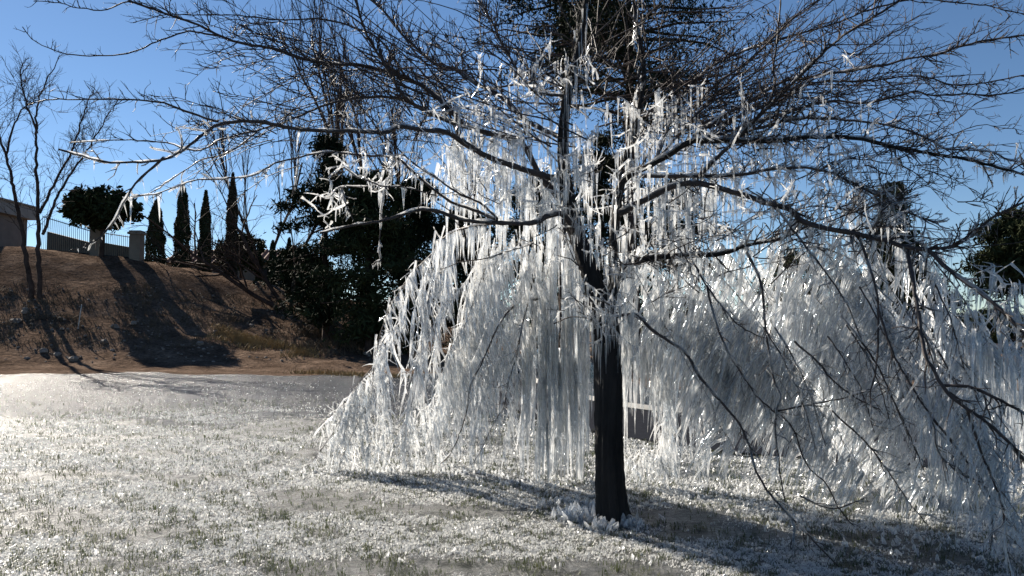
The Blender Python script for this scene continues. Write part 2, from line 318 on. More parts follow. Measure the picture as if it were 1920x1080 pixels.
def twigs_on(P, n, lm, up, acc, r0=.0032, spread=.9, m=6, second=0, tice=0, ilen=.08, frm=.1, sleeve=0):
    """n side twigs on each of the polylines P"""
    if n <= 0: return
    if P.ndim == 2: P = P[None]
    idx = np.repeat(np.arange(len(P)), n); n = len(idx); f = frm + (1 - frm) * rng.random(n); Pt, Tt = sample(P, idx, f)
    rnd = nrm(rng.normal(0, 1, (n, 3))); D = nrm(Tt * rng.uniform(.5, 1.1, (n, 1)) + rnd * spread + np.array([0, 0, up]))
    Ln = lm * rng.uniform(.35, 1.4, n) * (1.15 - .5 * f)
    Q = np.empty((n, m, 3)); Q[:, 0] = Pt; d = D
    for i in range(1, m):
        d = nrm(d + rng.normal(0, .17, (n, 3)) + np.array([0, 0, up * .22])); Q[:, i] = Q[:, i - 1] + d * (Ln / (m - 1))[:, None]
    Rd = np.linspace(1, .4, m)[None] * (r0 * (.6 + .6 * (Ln / lm)))[:, None]
    acc.tubes(Q, Rd, 3)
    if sleeve:
        k = rng.random(n) < sleeve
        if k.any(): coat.tubes(Q[k], np.linspace(1, .55, m)[None] * rng.uniform(.0045, .009, (k.sum(), 1)) * (1 + rng.normal(0, .2, (k.sum(), m))), 4)
    if second: twigs_on(Q[Ln > lm * .6], second, lm * .42, up, acc, r0 * .72, spread, 4, 0, tice, ilen * .8, .2, sleeve)
    if tice: hang(Q, tice, ilen, 0, 1, .45, .005)
    return Q

def branch(pts, r0, r1, ntw=0, tl=.16, up=.25, icy=0, il=.08, coatf=0, second=2, name='branch', vert=.35, tice=0, step=.05, wob=.006, tw_frm=.15):
    r0 *= .80 if r0 > .015 else .95; ntw = int(ntw * (1.7 if up > .08 else 1.0))
    P = resample(np.array([at(*p) for p in pts]), step); n = len(P)
    if wob: P[1:-1] += np.cumsum(rng.normal(0, wob * .35, (n - 2, 3)), axis=0) * np.sin(np.linspace(0, math.pi, n - 2))[:, None] + rng.normal(0, wob * .3, (n - 2, 3))
    rr = r0 + (r1 - r0) * np.linspace(0, 1, n) ** .8; rr = rr * (1 + rng.normal(0, .07, n))
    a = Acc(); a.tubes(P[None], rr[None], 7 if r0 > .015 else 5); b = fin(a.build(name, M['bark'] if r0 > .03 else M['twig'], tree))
    if ntw:
        ta = Acc(); twigs_on(P, ntw, tl, up, ta, max(.0026, r1 * .75), .85, 6, second, tice, il * .8, tw_frm, .3 if icy >= 9 else 0)
        o = ta.build('twigs', M['twig'], b); o['kind'] = 'stuff'
    if icy: hang(P, icy, il, .05, 1, vert)
    if coatf:                              # broken sleeve of ice lying on the upper side of the wood
        k = 0
        while k < n - 4:
            ln = rng.integers(3, 9)
            inner = np.linalg.norm(P[k, :2] - base[:2]) < 1.5
            if rng.random() < coatf + (.45 if inner else 0):
                seg = P[k:min(k + ln, n)]; rs = rr[k:k + len(seg)] * rng.uniform(.7, 1.05) + .003 + rng.uniform(0, .003, len(seg))
                rs = rs * np.concatenate([[.4], np.ones(len(seg) - 2), [.4]]) if len(seg) > 2 else rs
                if len(seg) > 2: coat.tubes((seg + np.array([0, 0, .5]) * rr[k] * 1.1)[None], rs[None], 5)
            k += ln
    return P

# trunk
tp = [(1152, 1000, TY), (1152, 975, TY), (1146, 930, TY), (1143, 850, TY), (1142, 760, TY), (1140, 680, TY), (1136, 620, TY), (1128, 585, TY + .02), (1112, 530, TY + .05), (1092, 470, TY + .08), (1075, 420, TY + .1), (1060, 340, TY + .1), (1056, 260, TY + .05), (1064, 180, TY), (1085, 90, TY - .05), (1100, -10, TY - .1), (1110, -120, TY - .15)]
tr = [.15, .128, .112, .105, .103, .101, .099, .096, .075, .066, .06, .05, .042, .034, .027, .02, .012]
P = resample(np.array([at(*p) for p in tp]), .04); t = np.linspace(0, 1, len(P)); pr = np.concatenate([[0], np.cumsum(np.linalg.norm(np.diff(np.array([at(*p) for p in tp]), axis=0), axis=1))])
sP = np.concatenate([[0], np.cumsum(np.linalg.norm(np.diff(P, axis=0), axis=1))]); rr = np.interp(sP / sP[-1], pr / pr[-1], tr)
a = Acc(); k = 44; T = tangents(P); U = nrm(np.cross(T, np.array([[0, 1., .01]]))); W = np.cross(T, U)
for_ang = np.arange(k) * 2 * math.pi / k
bump = 1 + .05 * np.sin(14 * for_ang[None] + 1.5 * np.sin(4 * sP[:, None])) + .07 * np.sin(5 * for_ang[None] + 2 * sP[:, None]) * 1 + .05 * np.sin(9 * for_ang[None] - 3.1 * sP[:, None] + 1) + rng.normal(0, .028, (len(P), k))
V = P[:, None] + (rr[:, None] * bump)[..., None] * (np.cos(for_ang)[None, :, None] * U[:, None] + np.sin(for_ang)[None, :, None] * W[:, None])
i = np.arange(len(P) - 1)[:, None]; j = np.arange(k)[None]
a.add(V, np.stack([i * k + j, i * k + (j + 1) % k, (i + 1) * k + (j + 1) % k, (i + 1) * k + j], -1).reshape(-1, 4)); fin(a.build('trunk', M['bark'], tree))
trunkP = P
# ice runs hanging down the bark from the fork
n = 110; th = rng.uniform(0, 2 * math.pi, n); zi = rng.integers(0, len(P), n); zi = np.where(P[zi, 2] < 1.25, np.argmin(np.abs(P[:, 2] - 1.5)) + rng.integers(-5, 6, n), zi)
icicles(P[zi] + np.stack([np.cos(th), np.sin(th), 0 * th], -1) * (rr[zi] * 1.02)[:, None], np.tile(G, (n, 1)), rng.uniform(.08, .34, n), rng.uniform(.006, .011, n), np.full(n, .5))

Y0 = TY
B = branch
# --- scaffold limbs (r0, r1, twigs, twig length, up, icy/m, icicle length, coat)
B([(1128, 585, Y0), (1150, 540, Y0 + .1), (1150, 450, Y0 + .2), (1165, 340, Y0 + .3), (1190, 240, Y0 + .35), (1205, 130, Y0 + .4), (1190, 20, Y0 + .4), (1175, -90, Y0 + .4)], .062, .01, 40, .28, .3, 30, .16, .3, name='limb')
B([(1092, 470, Y0 + .08), (1060, 405, Y0 - .05), (1030, 405, Y0 - .12), (1000, 418, Y0 - .2), (930, 418, Y0 - .35), (870, 412, Y0 - .5), (820, 395, Y0 - .65), (780, 393, Y0 - .75), (720, 412, Y0 - .9), (660, 422, Y0 - 1.0), (600, 437, Y0 - 1.1)], .034, .007, 12, .13, 0, 5, .05, .55, name='limb', tw_frm=.6)
B([(1075, 420, Y0 + .1), (1040, 362, Y0 + .1), (1013, 330, Y0 + .15), (977, 268, Y0 + .2), (927, 253, Y0 + .25), (870, 232, Y0 + .3), (813, 177, Y0 + .3), (763, 147, Y0 + .3), (727, 135, Y0 + .25), (680, 123, Y0 + .2), (613, 117, Y0 + .1), (560, 108, Y0), (507, 92, Y0 - .1), (457, 83, Y0 - .2), (413, 68, Y0 - .3), (370, 47, Y0 - .4), (320, 30, Y0 - .5), (283, 17, Y0 - .55), (240, 0, Y0 - .6), (200, -25, Y0 - .65)], .036, .006, 70, .26, .25, 3, .06, .25, name='limb')
B([(1060, 340, Y0 + .1), (980, 318, Y0 - .1), (907, 290, Y0 - .25), (833, 247, Y0 - .4), (800, 244, Y0 - .5), (747, 233, Y0 - .6), (713, 243, Y0 - .7), (653, 239, Y0 - .8), (563, 237, Y0 - .95), (480, 224, Y0 - 1.1), (410, 228, Y0 - 1.25), (390, 240, Y0 - 1.3), (350, 270, Y0 - 1.4), (307, 295, Y0 - 1.5), (233, 303, Y0 - 1.6), (193, 302, Y0 - 1.65), (153, 292, Y0 - 1.7), (110, 280, Y0 - 1.75)], .034, .005, 46, .18, .2, 9, .045, .3, name='limb')
B([(307, 295, Y0 - 1.5), (288, 312, Y0 - 1.5), (253, 342, Y0 - 1.5), (230, 378, Y0 - 1.5), (216, 412, Y0 - 1.5), (180, 450, Y0 - 1.5), (130, 470, Y0 - 1.5)], .009, .004, 14, .08, -.1, 45, .03, .9, 0)
B([(410, 228, Y0 - 1.25), (363, 213, Y0 - 1.3), (320, 195, Y0 - 1.35), (287, 188, Y0 - 1.4), (233, 185, Y0 - 1.5), (150, 185, Y0 - 1.6), (87, 187, Y0 - 1.7), (53, 197, Y0 - 1.75)], .009, .003, 26, .13, .3, 0, .03, 0, 1)
B([(857, 233, Y0 + .2), (780, 197, Y0 + .1), (730, 182, Y0), (647, 187, Y0 - .2), (580, 210, Y0 - .35), (533, 230, Y0 - .45), (483, 247, Y0 - .55), (417, 263, Y0 - .7), (367, 283, Y0 - .8), (310, 268, Y0 - .9), (230, 262, Y0 - 1.0), (130, 268, Y0 - 1.1)], .014, .003, 60, .16, .22, 2, .03, .15)
B([(483, 247, Y0 - .55), (430, 285, Y0 - .6), (380, 300, Y0 - .7), (330, 330, Y0 - .75), (280, 362, Y0 - .8), (230, 375, Y0 - .85)], .006, .003, 20, .1, .05, 14, .025, .5, 0)
B([(413, 68, Y0 - .3), (375, 62, Y0 - .4), (353, 58, Y0 - .5), (320, 68, Y0 - .55), (283, 83, Y0 - .6), (247, 100, Y0 - .65), (183, 107, Y0 - .8), (127, 103, Y0 - .9), (90, 90, Y0 - 1), (60, 73, Y0 - 1.05), (42, 50, Y0 - 1.1)], .0085, .003, 24, .09, .3, 0, 0, 0, 1)
B([(283, 17, Y0 - .55), (240, 3, Y0 - .6), (200, 17, Y0 - .7), (150, 15, Y0 - .75), (110, 5, Y0 - .8), (63, 2, Y0 - .9)], .007, .003, 18, .09, .3, 0, 0, 0, 1)
B([(763, 147, Y0 + .3), (713, 76, Y0 + .3), (663, 50, Y0 + .2), (607, 35, Y0 + .1), (520, 35, Y0 - .1), (433, 25, Y0 - .25), (370, 27, Y0 - .4), (310, 28, Y0 - .5), (250, 42, Y0 - .6)], .011, .003, 54, .2, .25, 0, 0, 0)
B([(907, 247, Y0 + .1), (847, 230, Y0), (780, 197, Y0 - .1), (747, 167, Y0 - .2), (733, 143, Y0 - .25), (713, 107, Y0 - .3), (693, 73, Y0 - .35), (680, 43, Y0 - .4), (667, 0, Y0 - .5), (655, -60, Y0 - .6)], .021, .007, 50, .26, .3, 2, .05, .15, name='limb')
B([(1056, 260, Y0 + .05), (985, 225, Y0 + .4), (940, 180, Y0 + .6), (890, 153, Y0 + .8), (853, 127, Y0 + .95), (823, 120, Y0 + 1.05), (780, 83, Y0 + 1.2), (757, 63, Y0 + 1.3), (730, 30, Y0 + 1.4), (700, 0, Y0 + 1.5), (680, -40, Y0 + 1.6)], .026, .008, 70, .3, .3, 2, .06, .15, name='limb')
B([(1064, 180, Y0), (1000, 170, Y0 + .1), (973, 133, Y0 + .2), (947, 90, Y0 + .25), (923, 43, Y0 + .3), (897, 0, Y0 + .35), (880, -50, Y0 + .4)], .017, .006, 50, .28, .3, 3, .05, .3, name='limb')
B([(973, 133, Y0 + .2), (905, 85, Y0 + .4), (897, 40, Y0 + .45), (899, -30, Y0 + .5)], .008, .004, 30, .22, .3)
B([(933, 412, Y0 - .35), (887, 393, Y0 - .3), (847, 377, Y0 - .3), (807, 350, Y0 - .35), (773, 320, Y0 - .45), (755, 300, Y0 - .5), (740, 293, Y0 - .55), (680, 288, Y0 - .7), (620, 283, Y0 - .85), (580, 290, Y0 - .95), (530, 301, Y0 - 1.05), (480, 328, Y0 - 1.15), (433, 332, Y0 - 1.25), (367, 337, Y0 - 1.4), (343, 345, Y0 - 1.45), (290, 364, Y0 - 1.55), (245, 368, Y0 - 1.6)], .017, .003, 70, .11, -.15, 55, .055, .8, 0, vert=.8, tice=8)
B([(933, 410, Y0 - .35), (900, 380, Y0 - .4), (857, 360, Y0 - .45), (820, 333, Y0 - .5), (783, 310, Y0 - .55), (720, 252, Y0 - .65), (672, 195, Y0 - .75)], .010, .004, 24, .15, .15, 18, .05, .4, 1)
# hanging icy twigs near the long bare limb
B([(640, 310, Y0 - .9), (680, 337, Y0 - .85), (720, 350, Y0 - .8), (760, 352, Y0 - .7), (820, 368, Y0 - .5)], .006, .005, 10, .08, -.2, 40, .05, .9, 0, vert=.9)
B([(724, 348, Y0 - .8), (716, 380, Y0 - .8), (715, 420, Y0 - .8), (712, 470, Y0 - .8), (714, 490, Y0 - .8)], .005, .004, 3, .05, -.3, 60, .035, 1, 0, vert=.9)
B([(714, 488, Y0 - .8), (705, 492, Y0 - .8), (697, 497, Y0 - .8)], .007, .005, 0, .05, -.3, 260, .06, 1, 0, vert=1)
B([(640, 352, Y0 - .95), (650, 385, Y0 - .95), (664, 415, Y0 - .95)], .005, .004, 8, .07, -.2, 90, .03, 1, 0, vert=.6)
B([(690, 350, Y0 - .85), (640, 350, Y0 - .9), (620, 368, Y0 - .95)], .006, .004, 10, .07, -.2, 90, .03, 1, 0, vert=.7)
B([(560, 292, Y0 - 1), (556, 330, Y0 - 1), (548, 365, Y0 - 1)], .004, .003, 8, .06, -.2, 60, .03, 1, 0, vert=.6)
# --- right hand limbs
B([(1136, 620, Y0), (1160, 520, Y0 + .05), (1200, 488, Y0 + .05), (1290, 480, Y0 - .05), (1350, 478, Y0 - .15), (1400, 460, Y0 - .25), (1470, 445, Y0 - .35), (1520, 420, Y0 - .45)], .05, .008, 36, .18, .1, 30, .1, .4, name='limb', tice=10)
B([(1150, 450, Y0 + .2), (1165, 345, Y0 + .15), (1230, 305, Y0 + .05), (1290, 268, Y0 - .05), (1330, 267, Y0 - .15), (1447, 267, Y0 - .4), (1513, 263, Y0 - .55), (1590, 265, Y0 - .7), (1647, 277, Y0 - .85), (1697, 288, Y0 - .95), (1763, 297, Y0 - 1.1), (1830, 308, Y0 - 1.25), (1913, 328, Y0 - 1.4), (1990, 350, Y0 - 1.5)], .04, .007, 90, .18, .15, 26, .05, .45, name='limb', vert=.9, tice=5)
B([(1200, 330, Y0 + .1), (1290, 330, Y0 - .1), (1380, 327, Y0 - .3), (1447, 317, Y0 - .45), (1513, 315, Y0 - .6), (1557, 323, Y0 - .7), (1597, 340, Y0 - .8), (1633, 360, Y0 - .9), (1673, 380, Y0 - 1), (1713, 403, Y0 - 1.1), (1760, 420, Y0 - 1.2)], .022, .005, 80, .17, .12, 30, .06, .5, name='limb', tice=8)
B([(1160, 400, Y0 + .1), (1280, 345, Y0 - .1), (1383, 363, Y0 - .4), (1440, 380, Y0 - .55), (1487, 393, Y0 - .7), (1513, 417, Y0 - .8), (1580, 430, Y0 - .95), (1650, 447, Y0 - 1.1), (1707, 463, Y0 - 1.25), (1743, 467, Y0 - 1.35), (1773, 497, Y0 - 1.45), (1813, 527, Y0 - 1.6), (1863, 567, Y0 - 1.75), (1913, 617, Y0 - 1.9), (1970, 690, Y0 - 2.0)], .034, .009, 80, .17, .05, 90, .10, .35, name='limb', tice=12, vert=.3)
B([(1743, 467, Y0 - 1.35), (1780, 463, Y0 - 1.4), (1813, 447, Y0 - 1.45), (1847, 417, Y0 - 1.55), (1913, 383, Y0 - 1.7), (1960, 365, Y0 - 1.8)], .012, .006, 26, .14, .2, 24, .06, .4, tice=6)
B([(1563, 223, Y0 - .5), (1647, 230, Y0 - .7), (1697, 240, Y0 - .8), (1740, 257, Y0 - .9), (1773, 277, Y0 - 1), (1847, 283, Y0 - 1.15), (1897, 300, Y0 - 1.25), (1960, 310, Y0 - 1.35)], .010, .004, 40, .13, .1, 30, .04, .6, 1, vert=.9)
B([(1360, 262, Y0 - .2), (1440, 235, Y0 - .35), (1500, 222, Y0 - .45), (1563, 223, Y0 - .5)], .014, .010, 24, .16, .2, 20, .05, .4, tice=4)
B([(1310, 265, Y0 - .1), (1400, 235, Y0), (1470, 213, Y0), (1513, 197, Y0), (1563, 188, Y0 - .05), (1613, 192, Y0 - .1), (1670, 182, Y0 - .15), (1717, 170, Y0 - .2), (1747, 177, Y0 - .25), (1813, 175, Y0 - .3), (1863, 178, Y0 - .35), (1913, 168, Y0 - .4), (1980, 150, Y0 - .5)], .017, .005, 70, .2, .2, 2, .04, .15)
B([(1330, 240, Y0 + .1), (1420, 205, Y0 + .2), (1480, 177, Y0 + .3), (1540, 157, Y0 + .35), (1597, 157, Y0 + .35), (1663, 153, Y0 + .35), (1703, 148, Y0 + .3), (1753, 152, Y0 + .3), (1787, 162, Y0 + .25), (1847, 157, Y0 + .2), (1913, 143, Y0 + .1), (1980, 130, Y0)], .016, .005, 70, .2, .2, 1, .04, .1)
B([(1300, 255, Y0), (1397, 193, Y0 - .2), (1467, 153, Y0 - .3), (1513, 145, Y0 - .4), (1597, 133, Y0 - .55), (1663, 123, Y0 - .7), (1707, 110, Y0 - .8), (1753, 103, Y0 - .9), (1797, 88, Y0 - 1), (1847, 77, Y0 - 1.1), (1920, 67, Y0 - 1.25), (1980, 62, Y0 - 1.35)], .018, .005, 64, .2, .2, 1, .04, .1)
B([(1310, 330, Y0 - .2), (1390, 250, Y0 - .3), (1443, 197, Y0 - .4), (1487, 157, Y0 - .5), (1533, 110, Y0 - .6), (1580, 67, Y0 - .7), (1630, 37, Y0 - .8), (1680, 7, Y0 - .9), (1720, -30, Y0 - 1)], .02, .007, 60, .22, .2, 4, .04, .2)
B([(1230, 300, Y0 + .1), (1280, 180, Y0 + .4), (1347, 117, Y0 + .5), (1430, 83, Y0 + .6), (1497, 63, Y0 + .65), (1563, 43, Y0 + .7), (1613, 23, Y0 + .75), (1660, -10, Y0 + .8)], .019, .006, 74, .26, .25, 2, .05, .1)
B([(1240, 290, Y0 + .2), (1330, 190, Y0 + .7), (1420, 100, Y0 + .9), (1470, 50, Y0 + 1), (1530, 5, Y0 + 1.1), (1570, -30, Y0 + 1.2)], .016, .006, 60, .26, .25)
B([(1613, 23, Y0 + .75), (1707, 0, Y0 + .6), (1780, 5, Y0 + .4), (1847, 10, Y0 + .3), (1890, 20, Y0 + .2), (1940, 30, Y0 + .1)], .009, .004, 30, .18, .2)
B([(1443, 197, Y0 - .4), (1453, 157, Y0 - .4), (1450, 130, Y0 - .42), (1457, 67, Y0 - .45), (1463, 0, Y0 - .5), (1466, -40, Y0 - .5)], .008, .005, 20, .16, .25)
# --- right hand weeping stems, dark against the ice behind them
def W_(pts, r0=.011, r1=.004, n=26, icy=40, il=.10, tl=.16, **k):
    return B(pts, r0, r1, n, tl, -.15, icy, il, .12, 1, tice=k.pop('tice', 5), **k)
R1g = hit(1575, 1065)[1]
W_([(1136, 600, Y0), (1190, 590, Y0 - .1), (1230, 622, Y0 - .2), (1287, 660, Y0 - .35), (1313, 703, Y0 - .4), (1360, 760, Y0 - .5), (1390, 797, Y0 - .55), (1410, 847, Y0 - .6), (1420, 887, Y0 - .65), (1447, 930, Y0 - .7), (1480, 967, Y0 - .75), (1527, 1017, R1g + .02), (1572, 1062, R1g)], .018, .005, 20, 20, .09)
W_([(1400, 470, Y0 - .3), (1427, 533, Y0 - .5), (1433, 600, Y0 - .6), (1440, 655, Y0 - .65), (1450, 710, Y0 - .7), (1462, 750, Y0 - .75), (1454, 770, Y0 - .75), (1455, 827, Y0 - .75), (1463, 893, Y0 - .7), (1472, 942, Y0 - .7)], .012, .004, 24, 14, .09)
W_([(1290, 482, Y0 - .05), (1305, 500, Y0 - .3), (1323, 533, Y0 - .4), (1357, 580, Y0 - .5), (1390, 613, Y0 - .55), (1427, 632, Y0 - .6)], .010, .004, 18, 20, .09)
W_([(1325, 535, Y0 - .4), (1340, 600, Y0 - .5), (1367, 667, Y0 - .55), (1393, 707, Y0 - .6), (1413, 737, Y0 - .62), (1447, 767, Y0 - .65), (1480, 793, Y0 - .65), (1507, 867, Y0 - .6), (1547, 907, Y0 - .55), (1570, 950, Y0 - .5), (1600, 985, Y0 - .45)], .009, .004, 26, 20, .09)
W_([(1580, 430, Y0 - .95), (1610, 445, Y0 - 1), (1627, 493, Y0 - 1.1), (1643, 550, Y0 - 1.2), (1647, 583, Y0 - 1.2), (1645, 655, Y0 - 1.2), (1640, 700, Y0 - 1.2), (1632, 733, Y0 - 1.2), (1633, 765, Y0 - 1.2)], .011, .004, 22, 26, .09)
W_([(1440, 380, Y0 - .55), (1460, 397, Y0 - .7), (1493, 443, Y0 - .8), (1533, 497, Y0 - .9), (1580, 557, Y0 - 1), (1607, 617, Y0 - 1), (1625, 660, Y0 - 1)], .010, .004, 22, 20, .09)
W_([(1647, 583, Y0 - 1.2), (1673, 657, Y0 - 1.3), (1713, 727, Y0 - 1.4), (1747, 783, Y0 - 1.45), (1757, 840, Y0 - 1.45), (1790, 880, Y0 - 1.45), (1840, 905, Y0 - 1.4)], .009, .004, 26, 60, .12)
W_([(1700, 462, Y0 - 1.2), (1718, 560, Y0 - 1.5), (1730, 660, Y0 - 1.65), (1753, 700, Y0 - 1.7), (1777, 737, Y0 - 1.75), (1813, 767, Y0 - 1.8), (1863, 803, Y0 - 1.85), (1907, 847, Y0 - 1.9), (1950, 900, Y0 - 1.9)], .018, .008, 30, 50, .10)
W_([(1770, 723, Y0 - 1.73), (1813, 725, Y0 - 1.8), (1863, 743, Y0 - 1.85), (1920, 773, Y0 - 1.9), (1980, 810, Y0 - 2)], .011, .006, 20, 46, .09)
W_([(1490, 640, Y0 - .7), (1533, 680, Y0 - .8), (1560, 715, Y0 - .85), (1600, 745, Y0 - .9), (1650, 768, Y0 - .95)], .009, .004, 16, 40, .09)
W_([(1455, 770, Y0 - .75), (1510, 762, Y0 - .7), (1560, 755, Y0 - .75), (1620, 735, Y0 - .8)], .007, .004, 10, 40, .09)
W_([(1560, 770, Y0 - .8), (1620, 830, Y0 - .75), (1660, 880, Y0 - .7), (1700, 940, Y0 - .6), (1740, 985, Y0 - .5)], .007, .003, 20, 40, .09)
W_([(1500, 930, Y0 - .65), (1560, 955, Y0 - .6), (1620, 935, Y0 - .65)], .006, .004, 8, 14, .06)
W_([(1813, 767, Y0 - 1.8), (1840, 850, Y0 - 1.75), (1880, 940, Y0 - 1.65), (1890, 1020, Y0 - 1.6), (1900, 1085, Y0 - 1.5)], .009, .004, 30, 90, .11)
W_([(1747, 783, Y0 - 1.45), (1800, 850, Y0 - 1.4), (1850, 930, Y0 - 1.3), (1855, 1000, Y0 - 1.2), (1860, 1040, Y0 - 1.1)], .008, .004, 26, 80, .11)
for k in range(12):
    x0 = rng.uniform(1330, 1780); y0 = rng.uniform(480, 700); z0_ = Y0 - .5 - (x0 - 1330) / 450 * .9; dx = rng.uniform(60, 130); dy = rng.uniform(160, 260)
    W_([(x0, y0, z0_), (x0 + dx * .35, y0 + dy * .25, z0_ - .08), (x0 + dx * .7, y0 + dy * .6, z0_ - .1), (x0 + dx, y0 + dy, z0_ - .05)], .006, .003, 16, 24, .09)
# low frond beside the dark stem that reaches the lawn
W_([(1480, 967, Y0 - .75), (1490, 990, Y0 - .8), (1485, 1020, Y0 - .85), (1480, 1050, Y0 - .87)], .006, .003, 14, 150, .12)
# --- left fronds sweeping to the lawn
FY = hit(575, 885)[1]
def frond(pts, r0=.012, r1=.003, n=36, icy=150, il=.16, tl=.14, tice=45):
    return B(pts, r0, r1, n, tl, -.05, icy, il, .35, 0, tice=tice, vert=.18)
frond([(933, 418, Y0 - .3), (880, 425, Y0 + .3), (833, 443, Y0 + .9), (813, 470, Y0 + 1.2), (783, 497, Y0 + 1.5), (760, 527, Y0 + 1.7), (727, 583, Y0 + 1.9), (710, 640, Y0 + 2), (700, 680, FY - .1), (673, 713, FY - .1), (653, 747, FY), (630, 800, FY), (600, 845, FY), (572, 882, FY)], .014, .003, 90)
frond([(702, 670, FY - .1), (697, 730, FY - .05), (688, 757, FY), (660, 812, FY), (640, 862, FY), (628, 885, FY)], .007, .003, 30)
frond([(840, 445, Y0 + .8), (835, 490, Y0 + 1.1), (805, 560, Y0 + 1.4), (795, 640, Y0 + 1.6), (775, 720, Y0 + 1.8), (762, 800, Y0 + 2), (758, 872, Y0 + 2.1)], .010, .003, 80, 190, .2)
frond([(850, 440, Y0 + .8), (838, 520, Y0 + 1.2), (822, 600, Y0 + 1.5), (815, 680, Y0 + 1.7)], .008, .003, 40, 190, .2)
frond([(1010, 560, Y0 + .6), (977, 565, Y0 + 1), (947, 595, Y0 + 0.65), (917, 650, Y0 + 0.75), (893, 700, Y0 + 0.80), (880, 727, Y0 + 0.80), (873, 777, Y0 + 0.80), (857, 823, Y0 + 0.80), (840, 857, Y0 + 0.80), (823, 872, Y0 + 0.80)], .012, .004, 30, 60, .1)
frond([(990, 565, Y0 + .9), (977, 623, Y0 + 0.55), (967, 673, Y0 + 0.65), (953, 710, Y0 + 0.70), (943, 757, Y0 + 0.75), (923, 792, Y0 + 0.75), (903, 840, Y0 + 0.75), (887, 868, Y0 + 0.75)], .008, .003, 24, 60, .1)
frond([(1000, 455, Y0 + .2), (975, 465, Y0 + .1), (915, 485, Y0), (860, 495, Y0 - .05), (825, 505, Y0 - .1)], .008, .003, 10, 60, .08, .1, 20)

cl0 = None
# --- curtains of weeping iced shoots between the limbs and the lawn
shoots = Acc()
def curtain(top, bot, n, icy, il, jit=.12, sag=.5, tw=6, tice=30, vert=.3, endf=(.75, 1.0), rad=.0065, stem=.0035, sub=0, dkf=.3):
    top = np.array([at(*p) for p in top]); bot = np.array([at(p[0], p[1], hit(p[0], p[1])[1] if p[1] > 860 else p[2]) for p in bot]); n = int(n * .8); nc_ = max(4, n // 8); cl = (np.arange(nc_) + rng.random(nc_)) / nc_; u = np.clip(cl[rng.integers(0, len(cl), n)] + rng.normal(0, .018, n), 0, 1)
    it = np.linspace(0, 1, len(top)); ib = np.linspace(0, 1, len(bot))
    A = np.stack([np.interp(u, it, top[:, k]) for k in range(3)], -1) + rng.normal(0, jit, (n, 3)) * np.array([.6, 1.2, .8])
    E = np.stack([np.interp(np.clip(u + rng.normal(0, .07, n), 0, 1), ib, bot[:, k]) for k in range(3)], -1) + rng.normal(0, jit, (n, 3)) * np.array([.9, 1.4, .2])
    s0 = rng.random(n) ** 1.5 * sub; e = rng.uniform(*endf, n)
    m = 12; t = np.linspace(0, 1, m)[None] * (e - s0)[:, None] + s0[:, None]
    hx = 1 - (1 - t) ** (1 + sag); vz = t ** (1 + sag)
    Pn = np.empty((n, m, 3)); Pn[..., :2] = A[:, None, :2] + (E - A)[:, None, :2] * hx[..., None]; Pn[..., 2] = A[:, None, 2] + (E - A)[:, None, 2] * vz
    Pn[:, 1:] += np.cumsum(rng.normal(0, .012, (n, m - 1, 3)), axis=1)
    Pn[..., 2] = np.maximum(Pn[..., 2], H(Pn[..., 0], Pn[..., 1]) + .015)
    dk = rng.random(n) < dkf; shoots.tubes(Pn[dk], np.linspace(1, .5, m)[None] * np.full((dk.sum(), 1), stem), 3)
    hang(Pn, icy, il, 0, 1, vert, rad)
    if tw: twigs_on(Pn, tw, .13, -.1, coat, .0045, 1.0, 5, 0, tice, il * .7, .05)
    # ice sleeves round the shoots
    sel = ~dk; coat.tubes(Pn[sel][:, 1:], np.linspace(1, .7, m - 1)[None] * rng.uniform(.006, .011, (sel.sum(), 1)) * np.clip(1 + rng.normal(0, .45, (sel.sum(), m - 1)), .4, 2.4), 4)
curtain([(840, 450, Y0 + .9), (800, 490, Y0 + 1.3), (770, 530, Y0 + 1.5)], [(800, 735, Y0 + 1.8), (760, 740, Y0 + 1.9), (700, 720, Y0 + 2)], 11, 60, .17, .06, .25, 6, 24, .35, (.4, 1), sub=.4)
curtain([(725, 590, Y0 + 1.9), (705, 660, FY - .1)], [(770, 872, FY - .2), (640, 880, FY)], 8, 50, .13, .06, .2, 6, 24, .35, (.35, 1), sub=.2)
curtain([(735, 640, FY - .2), (690, 700, FY - .1), (660, 745, FY)], [(765, 876, FY), (660, 884, FY), (572, 886, FY)], 30, 80, .12, .05, .15, 8, 28, .34, (.5, 1), .0075, sub=.4, dkf=.25)
curtain([(800, 740, Y0 + 1.9), (740, 790, FY), (680, 820, FY)], [(840, 882, FY), (740, 886, FY), (620, 888, FY)], 20, 80, .1, .06, .15, 8, 28, .4, (.5, 1), .0075, sub=.3, dkf=.2)
# central column of long plumb icicles
curtain([(985, 320, Y0 + .5), (1050, 380, Y0 + .6), (1110, 470, Y0 + .6)], [(985, 893, Y0 + 1.35), (1040, 905, Y0 + 1.3), (1112, 905, Y0 + 1.2)], 56, 70, .26, .10, .1, 4, 25, .9, (.55, 1), .008, sub=.6)
# left of centre, fanning left
curtain([(895, 440, Y0 + .5), (940, 430, Y0 + .5), (985, 430, Y0 + .5)], [(790, 870, Y0 + 1.9), (880, 880, Y0 + 1.8), (970, 890, Y0 + 1.5)], 44, 80, .12, .10, .25, 9, 30, .35, (.6, 1), sub=.5)
curtain([(965, 430, Y0 + .3), (1010, 440, Y0 + .4), (1050, 480, Y0 + .5)], [(770, 868, Y0 + 1.9), (850, 880, Y0 + 1.6), (930, 890, Y0 + 1.4)], 50, 95, .14, .10, .1, 9, 26, .34, (.5, 1), .0075, sub=.5)
